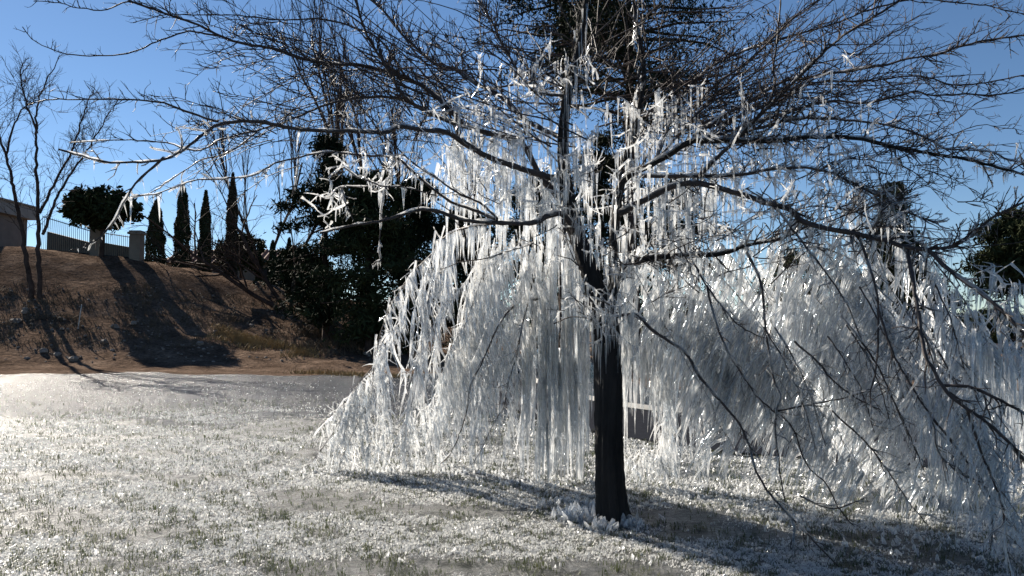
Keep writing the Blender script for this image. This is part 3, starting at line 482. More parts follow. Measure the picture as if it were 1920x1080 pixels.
# under the crown, left
curtain([(830, 262, Y0 + .4), (900, 280, Y0 + .4), (1010, 330, Y0 + .3)], [(815, 350, Y0 + .5), (900, 430, Y0 + .6), (1030, 520, Y0 + .7)], 40, 62, .14, .17, .1, 6, 25, .85, (.3, 1))
# messy iced twigs of the crown, with plumb icicles under them
def cloud(pts, n, tl, il, sp=(.16, .25, .12), up=.2, tice=26, dark=.25, long=0, ll=.22, second=3, m=7):
    C = np.array([at(*p) for p in pts]); i = rng.integers(0, len(C), n); P0 = C[i] + rng.normal(0, 1, (n, 3)) * np.array(sp)
    d = nrm(rng.normal(0, 1, (n, 3)) + np.array([0, 0, up])); L_ = tl * rng.uniform(.4, 1.4, n); Q = np.empty((n, m, 3)); Q[:, 0] = P0
    for k in range(1, m): d = nrm(d + rng.normal(0, .18, (n, 3))); Q[:, k] = Q[:, k - 1] + d * (L_ / (m - 1))[:, None]
    dk = rng.random(n) < dark; prof = np.linspace(1, .5, m)[None]
    shoots.tubes(Q[dk], prof * rng.uniform(.003, .006, (dk.sum(), 1)), 4); coat.tubes(Q[~dk], prof * rng.uniform(.005, .011, ((~dk).sum(), 1)) * (1 + rng.normal(0, .2, ((~dk).sum(), m))), 4)
    hang(Q, tice * 1.4, il, 0, 1, .9); twigs_on(Q[dk], second, tl * .5, up, shoots, .0026, 1, 5, 0, tice, il * .7, .15); twigs_on(Q[~dk], second, tl * .5, up * .5, coat, .0050, 1, 5, 0, tice, il * .7, .15)
    if long:
        k = rng.integers(0, n, long); P_ = Q[k, rng.integers(1, m, long)]; icicles(P_, nrm(G + rng.normal(0, .03, (long, 3))), ll * rng.uniform(.4, 1.5, long), rng.uniform(.007, .013, long), np.full(long, .5))
cloud([(880, 215, Y0 + .2), (930, 205, Y0 + .3), (980, 210, Y0 + .2), (1010, 170, Y0 + .1), (1040, 150, Y0), (1060, 230, Y0 + .1)], 60, .22, .06, (.13, .25, .08), .2, long=40, ll=.14)
cloud([(860, 280, Y0 + .3), (920, 300, Y0 + .3), (980, 300, Y0 + .2), (1030, 300, Y0 + .2), (1080, 320, Y0 + .2)], 60, .22, .09, (.14, .25, .12), .1, long=110, ll=.2)
cloud([(1000, 190, Y0), (1030, 150, Y0), (1070, 150, Y0 - .1), (1090, 140, Y0 - .1)], 11, .22, .03, (.08, .12, .05), 1.4, long=8, ll=.1, dark=.1)
cloud([(1180, 205, Y0 + .3), (1240, 195, Y0 + .3), (1290, 210, Y0 + .2), (1250, 250, Y0 + .3), (1190, 260, Y0 + .3)], 40, .2, .06, (.13, .2, .07), .1, long=80, ll=.28)
cloud([(1120, 300, Y0 + .3), (1180, 330, Y0 + .3), (1240, 330, Y0 + .2), (1300, 310, Y0 + .1), (1330, 380, Y0 + .1), (1270, 400, Y0 + .2)], 80, .2, .09, (.15, .25, .14), .1, long=170, ll=.26)
cloud([(1120, 440, Y0 + .35), (1180, 430, Y0 + .35), (1240, 440, Y0 + .3), (1300, 450, Y0 + .2), (1180, 520, Y0 + .4)], 60, .2, .1, (.15, .2, .14), 0, long=150, ll=.28)
cloud([(1360, 250, Y0 - .1), (1420, 260, Y0 - .2), (1480, 260, Y0 - .3), (1390, 330, Y0 - .1), (1460, 330, Y0 - .2), (1350, 400, Y0), (1420, 420, Y0 - .1)], 120, .24, .06, (.2, .3, .16), .3, tice=20, dark=.45, long=60, ll=.13)
cloud([(1540, 290, Y0 - .5), (1600, 330, Y0 - .7), (1660, 400, Y0 - .9), (1560, 400, Y0 - .7), (1720, 430, Y0 - 1.2)], 60, .2, .05, (.18, .25, .1), .2, tice=16, dark=.5, long=30, ll=.1)
cloud([(660, 320, Y0 - .8), (720, 300, Y0 - .7), (640, 370, Y0 - .9), (760, 330, Y0 - .5), (800, 260, Y0 - .4), (850, 300, Y0 - .2)], 60, .17, .04, (.16, .2, .09), 0, tice=30, dark=.2)
cloud([(900, 330, Y0 - .2), (960, 370, Y0 - .2), (860, 380, Y0 - .3), (1000, 250, Y0), (940, 240, Y0)], 60, .17, .05, (.15, .2, .1), .1, tice=28, dark=.2)
cloud([(1360, 300, Y0 - .3), (1440, 290, Y0 - .5), (1520, 300, Y0 - .6), (1420, 380, Y0 - .5), (1500, 380, Y0 - .7), (1350, 440, Y0 - .3), (1600, 440, Y0 - .9), (1680, 450, Y0 - 1.1), (1480, 240, Y0 - .3)], 110, .18, .05, (.2, .25, .12), .2, tice=28, dark=.3)
cloud([(1620, 300, Y0 - .8), (1700, 310, Y0 - .9), (1780, 320, Y0 - 1.1), (1860, 320, Y0 - 1.2)], 26, .12, .04, (.15, .1, .04), .1, tice=26, dark=.4)
cloud([(1045, 300, Y0 - .1), (1060, 360, Y0 - .1), (1070, 250, Y0 - .1), (1090, 420, Y0 - .1)], 30, .18, .08, (.09, .06, .1), .1, tice=24, dark=.2, long=60, ll=.2)
cloud([(1110, 590, Y0 - .2), (1130, 570, Y0 - .25), (1150, 590, Y0 - .25), (1090, 560, Y0 - .1), (1170, 560, Y0 - .2)], 44, .2, .07, (.10, .06, .08), .1, tice=24, dark=.35, long=60, ll=.14)
cloud([(1060, 440, Y0 - .1), (1110, 470, Y0 - .15), (1180, 480, Y0 - .15), (1240, 470, Y0 - .2), (1300, 480, Y0 - .25)], 40, .26, .06, (.12, .08, .12), .2, tice=18, dark=.6, long=30, ll=.12)
# behind the trunk to the right
curtain([(1140, 510, Y0 + .5), (1200, 500, Y0 + .4), (1240, 500, Y0 + .4)], [(1150, 740, Y0 + 1.3), (1190, 735, Y0 + 1.2), (1235, 760, Y0 + 1.1)], 42, 74, .2, .09, .1, 5, 28, .8, (.6, 1), sub=.4)
curtain([(1215, 500, Y0 + .4), (1280, 495, Y0 + .3), (1330, 490, Y0 + .2)], [(1230, 900, Y0 + 1.1), (1290, 915, Y0 + 1.05), (1345, 910, Y0 + 1.0)], 50, 84, .17, .09, .2, 6, 28, .4, (.5, 1), sub=.5)
curtain([(1180, 850, Y0 + 1.2), (1240, 840, Y0 + 1.15)], [(1175, 905, Y0 + 1.3), (1250, 915, Y0 + 1.2)], 24, 80, .1, .07, .2, 6, 28, .5, (.5, 1))
# the big fans on the right: stems raking down and outward, combs of icicles leaning back from them
curtain([(1160, 500, Y0 + .2), (1260, 480, Y0 + .1), (1350, 470, Y0)], [(1380, 860, Y0 + .5), (1530, 940, Y0 + .3), (1680, 1005, Y0)], 64, 74, .22, .12, .1, 5, 26, .34, (.55, 1), .0092, sub=.5, dkf=.6)
curtain([(1330, 455, Y0), (1430, 450, Y0 - .15), (1520, 440, Y0 - .3)], [(1600, 880, Y0), (1720, 980, Y0), (1830, 960, Y0 - .3)], 64, 74, .22, .12, .1, 5, 26, .34, (.5, 1), .0092, sub=.5, dkf=.6)
curtain([(1490, 420, Y0 - .4), (1590, 430, Y0 - .6), (1680, 450, Y0 - .8)], [(1740, 740, Y0 - .7), (1830, 860, Y0 - .8), (1960, 960, Y0 - 1.2)], 52, 68, .19, .13, .1, 5, 26, .34, (.45, 1), .0085, sub=.5, dkf=.6)
curtain([(1690, 640, Y0 - 1.2), (1760, 700, Y0 - 1.4), (1800, 720, Y0 - 1.5)], [(1830, 960, Y0 - 1), (1900, 1050, Y0 - 1.2), (2020, 1090, Y0 - 1.4)], 56, 68, .16, .14, .1, 5, 26, .34, (.45, 1), .0065, sub=.4, dkf=.6)
curtain([(1560, 300, Y0 - .4), (1640, 380, Y0 - .7), (1740, 460, Y0 - 1)], [(1580, 480, Y0 - .3), (1660, 540, Y0 - .6), (1740, 580, Y0 - .9)], 26, 50, .09, .12, .2, 7, 24, .5, (.3, 1))
curtain([(1740, 560, Y0 - 1.2), (1800, 600, Y0 - 1.5), (1860, 640, Y0 - 1.7)], [(1880, 800, Y0 - 1.5), (1920, 900, Y0 - 1.6), (2000, 960, Y0 - 1.7)], 26, 80, .14, .14, .2, 6, 26, .34, (.4, 1), dkf=.6)
curtain([(1790, 490, Y0 - 1.4), (1850, 540, Y0 - 1.6), (1960, 600, Y0 - 1.8)], [(1850, 640, Y0 - 1.6), (1900, 680, Y0 - 1.8), (1990, 760, Y0 - 1.9)], 26, 50, .1, .10, .3, 6, 24, .4, (.3, 1))
# --- fine upper crown, bare and reddish
crown = Acc()
def spray(starts, n, lo, hi, up, spread, L_, r0=.007, kids=10, kl=.24):
    S_ = np.array([at(*p) for p in starts]); c = trunkP[len(trunkP) // 2]
    for k in range(n):
        i = rng.integers(0, len(S_)); p = S_[i] + rng.normal(0, .12, 3); az = rng.uniform(lo, hi)
        d = np.array([math.sin(az), math.cos(az), up + rng.normal(0, spread)]); d = nrm(d); m = 12; Ln = L_ * rng.uniform(.6, 1.2)
        Q = np.empty((m, 3)); Q[0] = p
        for q in range(1, m):
            d = nrm(d + rng.normal(0, .09, 3) + np.array([0, 0, -.03])); Q[q] = Q[q - 1] + d * Ln / (m - 1)
        crown.tubes(Q[None], (r0 * np.linspace(1, .35, m))[None], 4); twigs_on(Q, kids, kl, .2, crown, .003, .8, 6, 2, 0, .1, .1)
spray([(1064, 180, Y0), (1056, 260, Y0), (940, 180, Y0 + .6), (813, 177, Y0 + .3)], 40, R(-150), R(-30), .5, .3, 1.5)
spray([(1190, 240, Y0 + .35), (1280, 240, Y0 + .2), (1330, 230, Y0)], 44, R(20), R(110), .5, .25, 1.8, .007, 12)
spray([(1085, 90, Y0), (1205, 130, Y0 + .4), (1120, 160, Y0 + .6)], 34, R(-180), R(180), 1.0, .5, 1.3)
spray([(760, 150, Y0 + .3), (860, 140, Y0 + .9), (700, 180, Y0), (820, 220, Y0 + .2), (640, 190, Y0 - .2), (600, 110, Y0)], 80, R(-120), R(10), .3, .4, 1.0, .005, 14, .2)
spray([(560, 100, Y0 - .1), (480, 80, Y0 - .2), (560, 235, Y0 - .9), (480, 245, Y0 - .6)], 34, R(-120), R(-40), .2, .3, .7, .004, 10, .16)
spray([(1330, 200, Y0 + .2), (1400, 180, Y0 + .3), (1280, 180, Y0 + .5), (1480, 150, Y0 + .2), (1560, 100, Y0)], 56, R(0), R(110), .45, .35, 1.1, .005, 12, .2)
spray([(1600, 180, Y0), (1700, 150, Y0), (1700, 290, Y0 - 1), (1600, 265, Y0 - .7)], 34, R(50), R(110), .2, .3, .8, .004, 10, .16)
spray([(1400, 460, Y0 - .3), (1470, 445, Y0 - .35), (1560, 400, Y0 - .8), (1640, 430, Y0 - 1)], 34, R(30), R(150), .4, .4, .7, .005, 9, .18)
spray([(1330, 480, Y0 - .1), (1200, 488, Y0), (1280, 400, Y0 - .2), (1100, 400, Y0 - .1)], 12, R(60), R(260), .3, .5, .6, .005, 8, .18)
o = fin(crown.build('crown_twigs', M['twig'], tree)); o['kind'] = 'stuff'
o = fin(shoots.build('weeping_shoots', M['twig'], tree)); o['kind'] = 'stuff'
o = fin(coat.build('ice_sleeve', M['ice'], tree)); o['kind'] = 'stuff'

# --- icicles: the largest 300 singly, the rest together
Pt = np.concatenate(ice['P']); D = np.concatenate(ice['D']); Ln = np.concatenate(ice['L']); Rd = np.concatenate(ice['R']); Bd = np.concatenate(ice['B'])
room = Pt[:, 2] - H(Pt[:, 0], Pt[:, 1]); ok = room > .02; Pt, D, Ln, Rd, Bd, room = Pt[ok], D[ok], Ln[ok], Rd[ok], Bd[ok], room[ok]
Ln = np.minimum(Ln, room * 1.02)
def shape(Pt, D, Ln, Rd, Bd, m, k, acc):
    f = np.array([0, .35, .75, 1.]) if m == 4 else np.linspace(0, 1, m); N = len(Pt); Q = np.empty((N, m, 3)); Q[:, 0] = Pt; d = D
    for i in range(1, m):
        Q[:, i] = Q[:, i - 1] + d * (Ln * (f[i] - f[i - 1]))[:, None]; d = nrm(d * (1 - Bd[:, None] * .55) + G * Bd[:, None] * .55)
    pr = np.interp(f, [0, .3, .75, 1], [1, .72, .32, .03]); wob = 1 + rng.normal(0, .13, (N, m))
    acc.tubes(Q, Rd[:, None] * pr[None] * wob, k)
size = Ln * Rd / np.maximum(Pt[:, 1], 1); order = np.argsort(-size); big = order[:300]; rest = order[300:]
for k in big:
    a = Acc(); a.tubes  # one long icicle
    shape(np.zeros((1, 3)), D[k:k + 1], Ln[k:k + 1], Rd[k:k + 1], Bd[k:k + 1], 6, 5, a)
    o = a.build('icicle', M['ice'], tree); o.location = tuple(Pt[k] - base)
a = Acc(); lg = rest[Ln[rest] > .11]; sm = rest[Ln[rest] <= .11]
shape(Pt[lg], D[lg], Ln[lg], Rd[lg], Bd[lg], 4, 4, a); shape(Pt[sm], D[sm], Ln[sm], Rd[sm], Bd[sm], 4, 3, a)
o = fin(a.build('icicles', M['ice'], tree)); o['kind'] = 'stuff'; o.name = 'icicle_fringe'
print('ICICLES', len(Pt), 'shoot faces', sum(len(q) for q in shoots.q), 'crown', sum(len(q) for q in crown.q))

# ice crystals heaped at the foot of the trunk and under the curtains
a = Acc()
def heap(px, py, n, sx, h):
    c = hit(px, py); x = c[0] + rng.normal(0, sx, n); y = c[1] + rng.normal(0, sx * .7, n); P0 = np.stack([x, y, H(x, y) - .01], -1)
    d = nrm(np.stack([rng.normal(0, .5, n), rng.normal(0, .5, n), np.ones(n)], -1)); L_ = h * rng.uniform(.3, 1.2, n)
    Q = P0[:, None] + d[:, None] * (L_[:, None] * np.array([0, .4, .8, 1.]))[..., None]; a.tubes(Q, (.22 * L_)[:, None].clip(.004, .02) * np.array([1, 1.1, .6, .1])[None], 5)
heap(1085, 972, 90, .08, .12); heap(1130, 990, 50, .06, .08); heap(1175, 985, 40, .05, .09); heap(1060, 945, 40, .12, .07); heap(1180, 985, 40, .12, .06)
for px, py in [(600, 890), (650, 888), (720, 880), (780, 876), (840, 884), (900, 892), (960, 898), (1020, 905), (1080, 910), (1200, 912), (1280, 922), (1340, 920), (1500, 975), (1580, 1005), (1660, 1012), (1740, 1000), (1850, 1050)]:
    heap(px, py, 60, .26, .05)
for k in range(150): heap(rng.uniform(0, 1900), 830 + 240 * rng.random() ** 1.5, 5, .03, rng.uniform(.02, .05))
tag(a.build('ice_crystals', M['ice']), 'crusty heaps of white ice crystals on the grass under the drooping branches', 'ice', None, 'stuff')

# ------------------------------------------------------------------ background trees
def quads(P, s, acc, asp=.5, droop=0):
    n = len(P); d = nrm(rng.normal(0, 1, (n, 3)) + np.array([0, 0, droop])); e = nrm(np.cross(d, rng.normal(0, 1, (n, 3)))); s = (s * rng.uniform(.5, 1.5, n))[:, None]
    V = np.stack([P - d * s, P + e * s * asp, P + d * s, P - e * s * asp], 1); acc.add(V, np.arange(n * 4).reshape(n, 4))
def conifer(px, Yd, py_top, half_px, label, py_low, m='needle', dens=1., lean=0, kind='pine', z0=None, leaf=.17, group=None):
    s = Yd / F_PX; b = at(px, 620, Yd); b[2] = float(H(b[0], b[1])); top = at(px, py_top, Yd)[2]; low = at(px, py_low, Yd)[2]; rad = half_px * s
    root = empty(kind + '_tree', label, 'tree', group); root.location = tuple(b); h = top - b[2]
    tr_ = Acc(); n = 14; zz = np.linspace(-.3, h * .97, n); Pk = np.stack([lean * (zz / h) + .06 * np.sin(zz), .05 * np.cos(zz * .9), zz], -1); tr_.tubes(Pk[None], (np.linspace(1, .12, n) * h * .018 + .02)[None], 8)
    tr_.build('trunk', M['far_bark'], root)
    lv = Acc(); lb = Acc(); l0 = max(low - b[2], .1); nb = int(46 * dens * (2 if kind == 'spruce' else 1)); 
    for k in range(nb):
        f = rng.random() ** .9; z = l0 + (h - l0) * f; prof = (math.sin(math.pi * min(1, .12 + .88 * f) ** .8) ** .7) if kind == 'pine' else (1 - f) ** .75 + .05
        Lb = rad * prof * rng.uniform(.45, 1.3) + .1; az = rng.uniform(0, 6.283); d = np.array([math.cos(az), math.sin(az), rng.uniform(-.25, .35)]); m_ = 6
        t = np.linspace(0, 1, m_)[:, None]; Pb = np.array([lean * z / h, 0, z]) + d * Lb * t + np.array([0, 0, -.12 * Lb]) * t ** 2 + np.cumsum(rng.normal(0, .03 * Lb, (m_, 3)), axis=0) * t
        lb.tubes(Pb[None], (np.linspace(1, .2, m_) * (.02 + .012 * Lb))[None], 4)
        nc = int(rng.integers(5, 9))
        for c in range(nc):
            tt = .25 + .75 * (c + rng.random()) / nc; cpt = np.array([np.interp(tt, t[:, 0], Pb[:, q]) for q in range(3)]) + rng.normal(0, .09 * Lb + .05, 3)
            cr = (rng.uniform(.22, .5) * (rad ** .5) * .42 + .08) * (.6 if kind == 'spruce' else 1)
            quads(cpt + rng.normal(0, cr, (int(48), 3)) * np.array([1, 1, .5]), leaf * rng.uniform(.6, 1.1), lv, .22, .5)
    lb.build('limbs', M['far_bark'], root)['kind'] = 'stuff'
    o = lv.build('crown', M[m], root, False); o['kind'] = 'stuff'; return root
GP = 'dark pines beyond the lawn'
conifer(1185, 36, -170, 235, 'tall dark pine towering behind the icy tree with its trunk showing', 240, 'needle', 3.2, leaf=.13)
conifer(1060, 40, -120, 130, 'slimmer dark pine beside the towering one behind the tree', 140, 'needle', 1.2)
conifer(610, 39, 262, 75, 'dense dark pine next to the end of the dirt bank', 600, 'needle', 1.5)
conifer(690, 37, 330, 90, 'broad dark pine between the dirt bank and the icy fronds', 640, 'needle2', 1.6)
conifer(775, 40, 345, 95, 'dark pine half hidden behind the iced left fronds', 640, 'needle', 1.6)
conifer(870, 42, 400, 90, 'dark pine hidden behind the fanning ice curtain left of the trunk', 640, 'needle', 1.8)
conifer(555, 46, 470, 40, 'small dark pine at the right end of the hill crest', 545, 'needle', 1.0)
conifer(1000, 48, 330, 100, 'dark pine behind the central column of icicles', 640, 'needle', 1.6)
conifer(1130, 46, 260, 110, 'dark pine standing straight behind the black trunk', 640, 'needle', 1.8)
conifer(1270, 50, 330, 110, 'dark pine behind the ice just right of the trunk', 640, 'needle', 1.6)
conifer(1680, 40, 345, 60, 'pointed conifer whose tip shows above the drooping right limb', 620, 'needle2', 1.6, kind='spruce')
conifer(1738, 42, 520, 55, 'round dark pine seen through the gap under the right limb', 640, 'needle', 1.6)
conifer(1905, 38, 395, 62, 'dark pine at the right, partly screened by bare iced twigs', 545, 'needle2', 1.6)
conifer(1860, 50, 590, 50, 'low olive conifer above the brown wall', 690, 'needle2', 1.4)
conifer(1940, 48, 600, 60, 'olive conifer next to the low one above the brown wall', 690, 'needle2', 1.4)
conifer(1600, 60, 520, 80, 'far olive conifer hidden behind the sheet of ice', 660, 'needle2', 1.2)
conifer(1480, 60, 470, 90, 'far conifer behind the ice between the trunk and the right limb', 660, 'needle2', 1.2)

def cypress(px, Yd, py_top, py_base, half_px, label, m, base_w=1.0, group=None):
    s = Yd / F_PX; b = at(px, py_base, Yd); zg = float(H(b[0], b[1])); b[2] = min(b[2], zg + .0) if abs(b[2] - zg) < 1.5 else b[2]; top = at(px, py_top, Yd)[2]; h = top - b[2]; rad = half_px * s
    root = empty('cypress_tree', label, 'tree', group); root.location = tuple(b)
    n = int(5200 + 600 * h); f = rng.random(n) ** .85; prof = rad * np.clip(np.interp(f, [0, .06, .25, .6, .85, 1], [.75, .98 * base_w, 1.0, .78, .45, .04]), .02, 9)
    az = rng.uniform(0, 6.283, n); q_ = rng.uniform(0, 6.28, 3); lump = 1 + .13 * np.sin(az * 2 + f * 17 + q_[0]) + .10 * np.sin(az * 3 - f * 29 + q_[1]) + .08 * np.sin(az * 7 + f * 53 + q_[2]); r_ = prof * lump * rng.uniform(.55, 1.03, n) ** .5
    P_ = np.stack([r_ * np.cos(az), r_ * np.sin(az), f * h], -1)
    a = Acc(); quads(P_, .11, a, .4, 1.4); o = a.build('crown', M[m], root, False); o['kind'] = 'stuff'
    t = Acc(); zz = np.linspace(-.5, h * .8, 6); t.tubes(np.stack([0 * zz, 0 * zz, zz], -1)[None], np.linspace(.12, .03, 6)[None], 7); t.build('trunk', M['far_bark'], root)
cypress(290, 56, 376, 505, 17, 'short broad based green cypress next to the fence pillar', 'cypress', 1.1)
cypress(340, 57, 343, 512, 14.5, 'tallest of the three slim cypresses on the hill crest', 'cypress')
cypress(383, 58, 358, 517, 11.5, 'thinnest green cypress on the hill crest beside the brown one', 'cypress')
cypress(433, 57, 325, 530, 12, 'tall brown columnar cypress on the hill crest, in front of a round tree', 'cypress_brown')
cypress(485, 63, 470, 545, 6, 'small dark cypress before the tiled roof', 'cypress')
cypress(510, 60, 452, 545, 8, 'small green cypress between the tiled roof and the pines', 'cypress')
cypress(541, 62, 447, 545, 8, 'small cypress with sky beside it, next to the dark pines', 'cypress')

def round_tree(px, Yd, py, hx, hy, label, m, py_base, stem=True):
    s = Yd / F_PX; c = at(px, py, Yd); b = np.array([c[0], c[1], float(H(c[0], c[1]))]); root = empty('round_tree', label, 'tree'); root.location = tuple(b); c = c - b
    a = Acc(); tr_ = Acc()
    tr_.tubes(np.array([[(0, 0, -.3), (.05, 0, c[2] * .5), (0, 0, c[2] * .9)]]), np.array([[.14, .11, .09]]), 8); 
    for k in range(9):
        az = k * .7; d = np.array([math.cos(az) * .7 * hx * s, math.sin(az) * .7 * hx * s, .4 * hy * s]); tr_.tubes(np.array([[(0, 0, c[2] * .75), tuple(np.array([0, 0, c[2] * .9]) + d * .5), tuple(c + d)]]), np.array([[.07, .05, .02]]), 5)
    for k in range(120):
        d = nrm(rng.normal(0, 1, 3)); q = c + d * np.array([hx * s, hx * s, hy * s]) * rng.uniform(.35, 1.06)
        quads(q + rng.normal(0, .16, (70, 3)), .14, a, .45)
    tr_.build('trunk', M['far_bark'], root); o = a.build('crown', M[m], root, False); o['kind'] = 'stuff'
round_tree(192, 42, 392, 62, 36, 'clipped round topped dark tree in front of the iron fence', 'needle2', 480)
round_tree(452, 62, 474, 46, 34, 'round olive tree behind the brown columnar cypress', 'needle2', 530)

# bare trees
def bare(px, py, Yd, h, label, stems, spreadv, lv=4, r0=.12, name='bare_tree', up=.55, m='far_bark', kids=(4, 6), tw=.6):
    b = at(px, py, Yd); b[2] = float(H(b[0], b[1])); root = empty(name, label, 'tree'); root.location = tuple(b)
    t = Acc(); cr = Acc()
    def grow(p, d, L_, r, lev):
        n = 7; Q = np.empty((n, 3)); Q[0] = p
        for i in range(1, n): d = nrm(d + rng.normal(0, .10, 3) + np.array([0, 0, .05 * up])); Q[i] = Q[i - 1] + d * L_ / (n - 1)
        (t if lev == 0 else cr).tubes(Q[None], np.linspace(r, r * .45, n)[None], 7 if lev == 0 else (4 if lev == 1 else 3))
        if lev < lv:
            for k in range(int(rng.integers(*kids)) + (3 if lev == 0 else 0)):
                f = rng.uniform(.25, 1) if lev else rng.uniform(.3, 1); i = min(int(f * (n - 1)), n - 2); dd = nrm(nrm(Q[i + 1] - Q[i]) + nrm(rng.normal(0, 1, 3)) * spreadv + np.array([0, 0, up * .5]))
                grow(Q[i] + (Q[i + 1] - Q[i]) * (f * (n - 1) - i), dd, L_ * rng.uniform(.38, .62), max(r * .42, .007), lev + 1)
    for d, f in stems: grow(np.array([0, 0, -.3]), nrm(np.array(d, float)), h * f, r0 * f ** .5, 0)
    t.build('trunk', M['far_bark'], root); cr.build('crown', M[m], root)['kind'] = 'stuff'; return root
lt = empty('bare_tree', 'many stemmed bare tree on the dirt bank before the house', 'tree'); c0 = hit(70, 562); lt.location = tuple(c0); lc = Acc(); LY = float(c0[1])
for k, (pts, r0_) in enumerate([([(62, 566), (48, 480), (22, 335), (12, 300), (20, 250), (36, 215), (52, 195), (72, 188)], .13), ([(76, 566), (72, 430), (68, 300), (70, 200), (84, 160), (110, 108)], .12), ([(74, 400), (108, 332), (138, 275), (162, 200), (176, 168)], .07), ([(80, 440), (112, 360), (152, 300), (182, 250), (208, 208)], .075), ([(14, 300), (4, 270), (-12, 200), (-20, 150)], .06), ([(70, 250), (52, 200), (40, 150), (42, 120)], .05)]):
    Pq = resample(np.array([at(x_, y_, LY + .25 * math.sin(k * 2.1) * i_) for i_, (x_, y_) in enumerate(pts)]), .25); Pq[1:-1] += rng.normal(0, .025, (len(Pq) - 2, 3)); ts = Acc(); ts.tubes(Pq[None], np.linspace(r0_, .018, len(Pq))[None], 8)
    o = ts.build('stem', M['far_bark'], lt); o.location = tuple(-c0); twigs_on(Pq, 26, 1.6, .18, lc, .012, .8, 8, 10, 0, .1, .25); twigs_on(Pq, 40, .8, .2, lc, .009, .9, 6, 6, 0, .1, .3)
o = lc.build('crown', M['far_bark'], lt); o.location = tuple(-c0); o['kind'] = 'stuff'
bare(612, 620, 43, 16, 'tall bare reddish tree rising above the dense dark pine', [((0, 0, 1), .85)], .35, 4, .22, up=.9, kids=(4, 6))
bare(500, 560, 62, 13, 'far bare tree with upswept twigs beside the brown cypress', [((-.1, 0, 1), .8), ((.12, 0, 1), .8)], .4, 3, .16, up=.9, kids=(5, 8))
bare(545, 600, 44, 9, 'gnarled bare tree with long sideways limbs at the edge of the pines', [((-.5, 0, 1), .7), ((-.9, 0, .55), .8), ((.1, 0, 1), .7)], .7, 3, .16, up=.1, kids=(5, 7))
bare(760, 620, 50, 15, 'bare tree showing dusky twigs above the dark pines', [((.05, 0, 1), .85), ((-.15, 0, 1), .7)], .45, 4, .2, up=.7, kids=(4, 6))
bare(900, 620, 52, 16, 'bare tree beside the towering pine', [((.0, 0, 1), .85)], .5, 4, .2, up=.7, kids=(4, 6))

# ------------------------------------------------------------------ buildings, fence, small things on the bank
def house(name, label, c, w, d, h, m_wall, roofm, rz=0, flat=False, rise=1.4, zb=None):
    root = empty(name, label, 'house'); z = float(H(c[0], c[1])) if zb is None else zb; root.location = (c[0], c[1], z); root.rotation_euler.z = rz
    a = Acc(); a.box((-w / 2, -d / 2, -1), (w / 2, d / 2, h)); a.build('wall', M[m_wall], root, False)
    if flat:
        a = Acc(); a.box((-w / 2 - .35, -d / 2 - .35, h + .003), (w / 2 + .35, d / 2 + .35, h + .75)); a.build('fascia', M['fascia'], root, False)
        a = Acc(); a.box((-w / 2 - .45, -d / 2 - .45, h + .753), (w / 2 + .45, d / 2 + .45, h + .85)); a.build('coping', M['stone_cap'], root, False)
    else:
        a = Acc(); e = .5; x0, x1, y0, y1 = -w / 2 - e, w / 2 + e, -d / 2 - e, d / 2 + e; rl = w / 2 - d / 2 * .6
        V = [(x0, y0, h), (x1, y0, h), (x1, y1, h), (x0, y1, h), (-rl, 0, h + rise), (rl, 0, h + rise)]
        a.add(V, [(0, 1, 5, 4), (2, 3, 4, 5), (1, 2, 5, 5), (3, 0, 4, 4), (3, 2, 1, 0)]); r_ = a.build('roof', M[roofm], root, False)
        a = Acc()                          # rows of barrel tiles
        for k in range(int((x1 - x0) / .5)):
            u = x0 + .25 + k * .5; tt = 1 if abs(u) < rl else max(.05, (x1 - abs(u)) / (x1 - rl)); a.tubes(np.array([[(u, y0, h + .02), (u, y0 * (1 - tt), h + rise * tt + .02)]]), np.full((1, 2), .11), 6)
        a.build('roof_tiles', M[roofm], r_)['kind'] = 'stuff'
    for k in (-.25, .22):
        a = Acc(); a.box((k * w - .5, -d / 2 - .02, h * .35), (k * w + .5, -d / 2 + .05, h * .8)); wd = a.build('window', M['iron'], root, False)
        a = Acc(); a.box((k * w - .6, -d / 2 - .06, h * .35 - .1), (k * w + .6, -d / 2 - .022, h * .35 - .005)); a.build('sill', M['stone_cap'], wd, False)
    return root
ph = at(-70, 420, 46); zt = at(0, 340, 46 - 4)[2]
zb = float(H(ph[0], ph[1])); house('house', 'grey brown house with a pale flat fascia at the top of the bank', (ph[0] - 2.7, ph[1]), 8, 8, zt - zb - .85, 'stucco_dark', None, 0, True)
p1 = at(452, 530, 72); house('house', 'low pale house with a brown tiled roof beyond the hill crest', (p1[0], p1[1]), 12, 7, 2.0, 'stucco', 'tile', R(4), rise=1.5, zb=at(452, 541, 72)[2])

# fence: pillars, low wall, iron bars
fen = empty('iron_fence', 'black iron bar fence with stone pillars and a low wall along the hill crest', 'fence')
fp = [at(82, 470, 45), at(182, 478, 44), at(256, 492, 43)]
fp = [np.array([p[0], p[1], float(H(p[0], p[1]))]) for p in fp]; fen.location = tuple(fp[2])
def loc(o): o.location = tuple(-fp[2]); return o
tops = [at(82, 400, 45)[2], at(182, 430, 44)[2], at(256, 440, 43)[2]]
for k in (1, 2):
    p = fp[k]; a = Acc(); a.box((p[0] - .28, p[1] - .28, p[2] - .8), (p[0] + .28, p[1] + .28, tops[k])); pl = loc(a.build('pillar', M['stucco'], fen, False))
    a = Acc(); a.box((p[0] - .37, p[1] - .37, tops[k] + .003), (p[0] + .37, p[1] + .37, tops[k] + .12)); a.box((p[0] - .31, p[1] - .31, tops[k] + .123), (p[0] + .31, p[1] + .31, tops[k] + .2)); a.build('pillar_cap', M['stone_cap'], pl, False)
bar_me = None
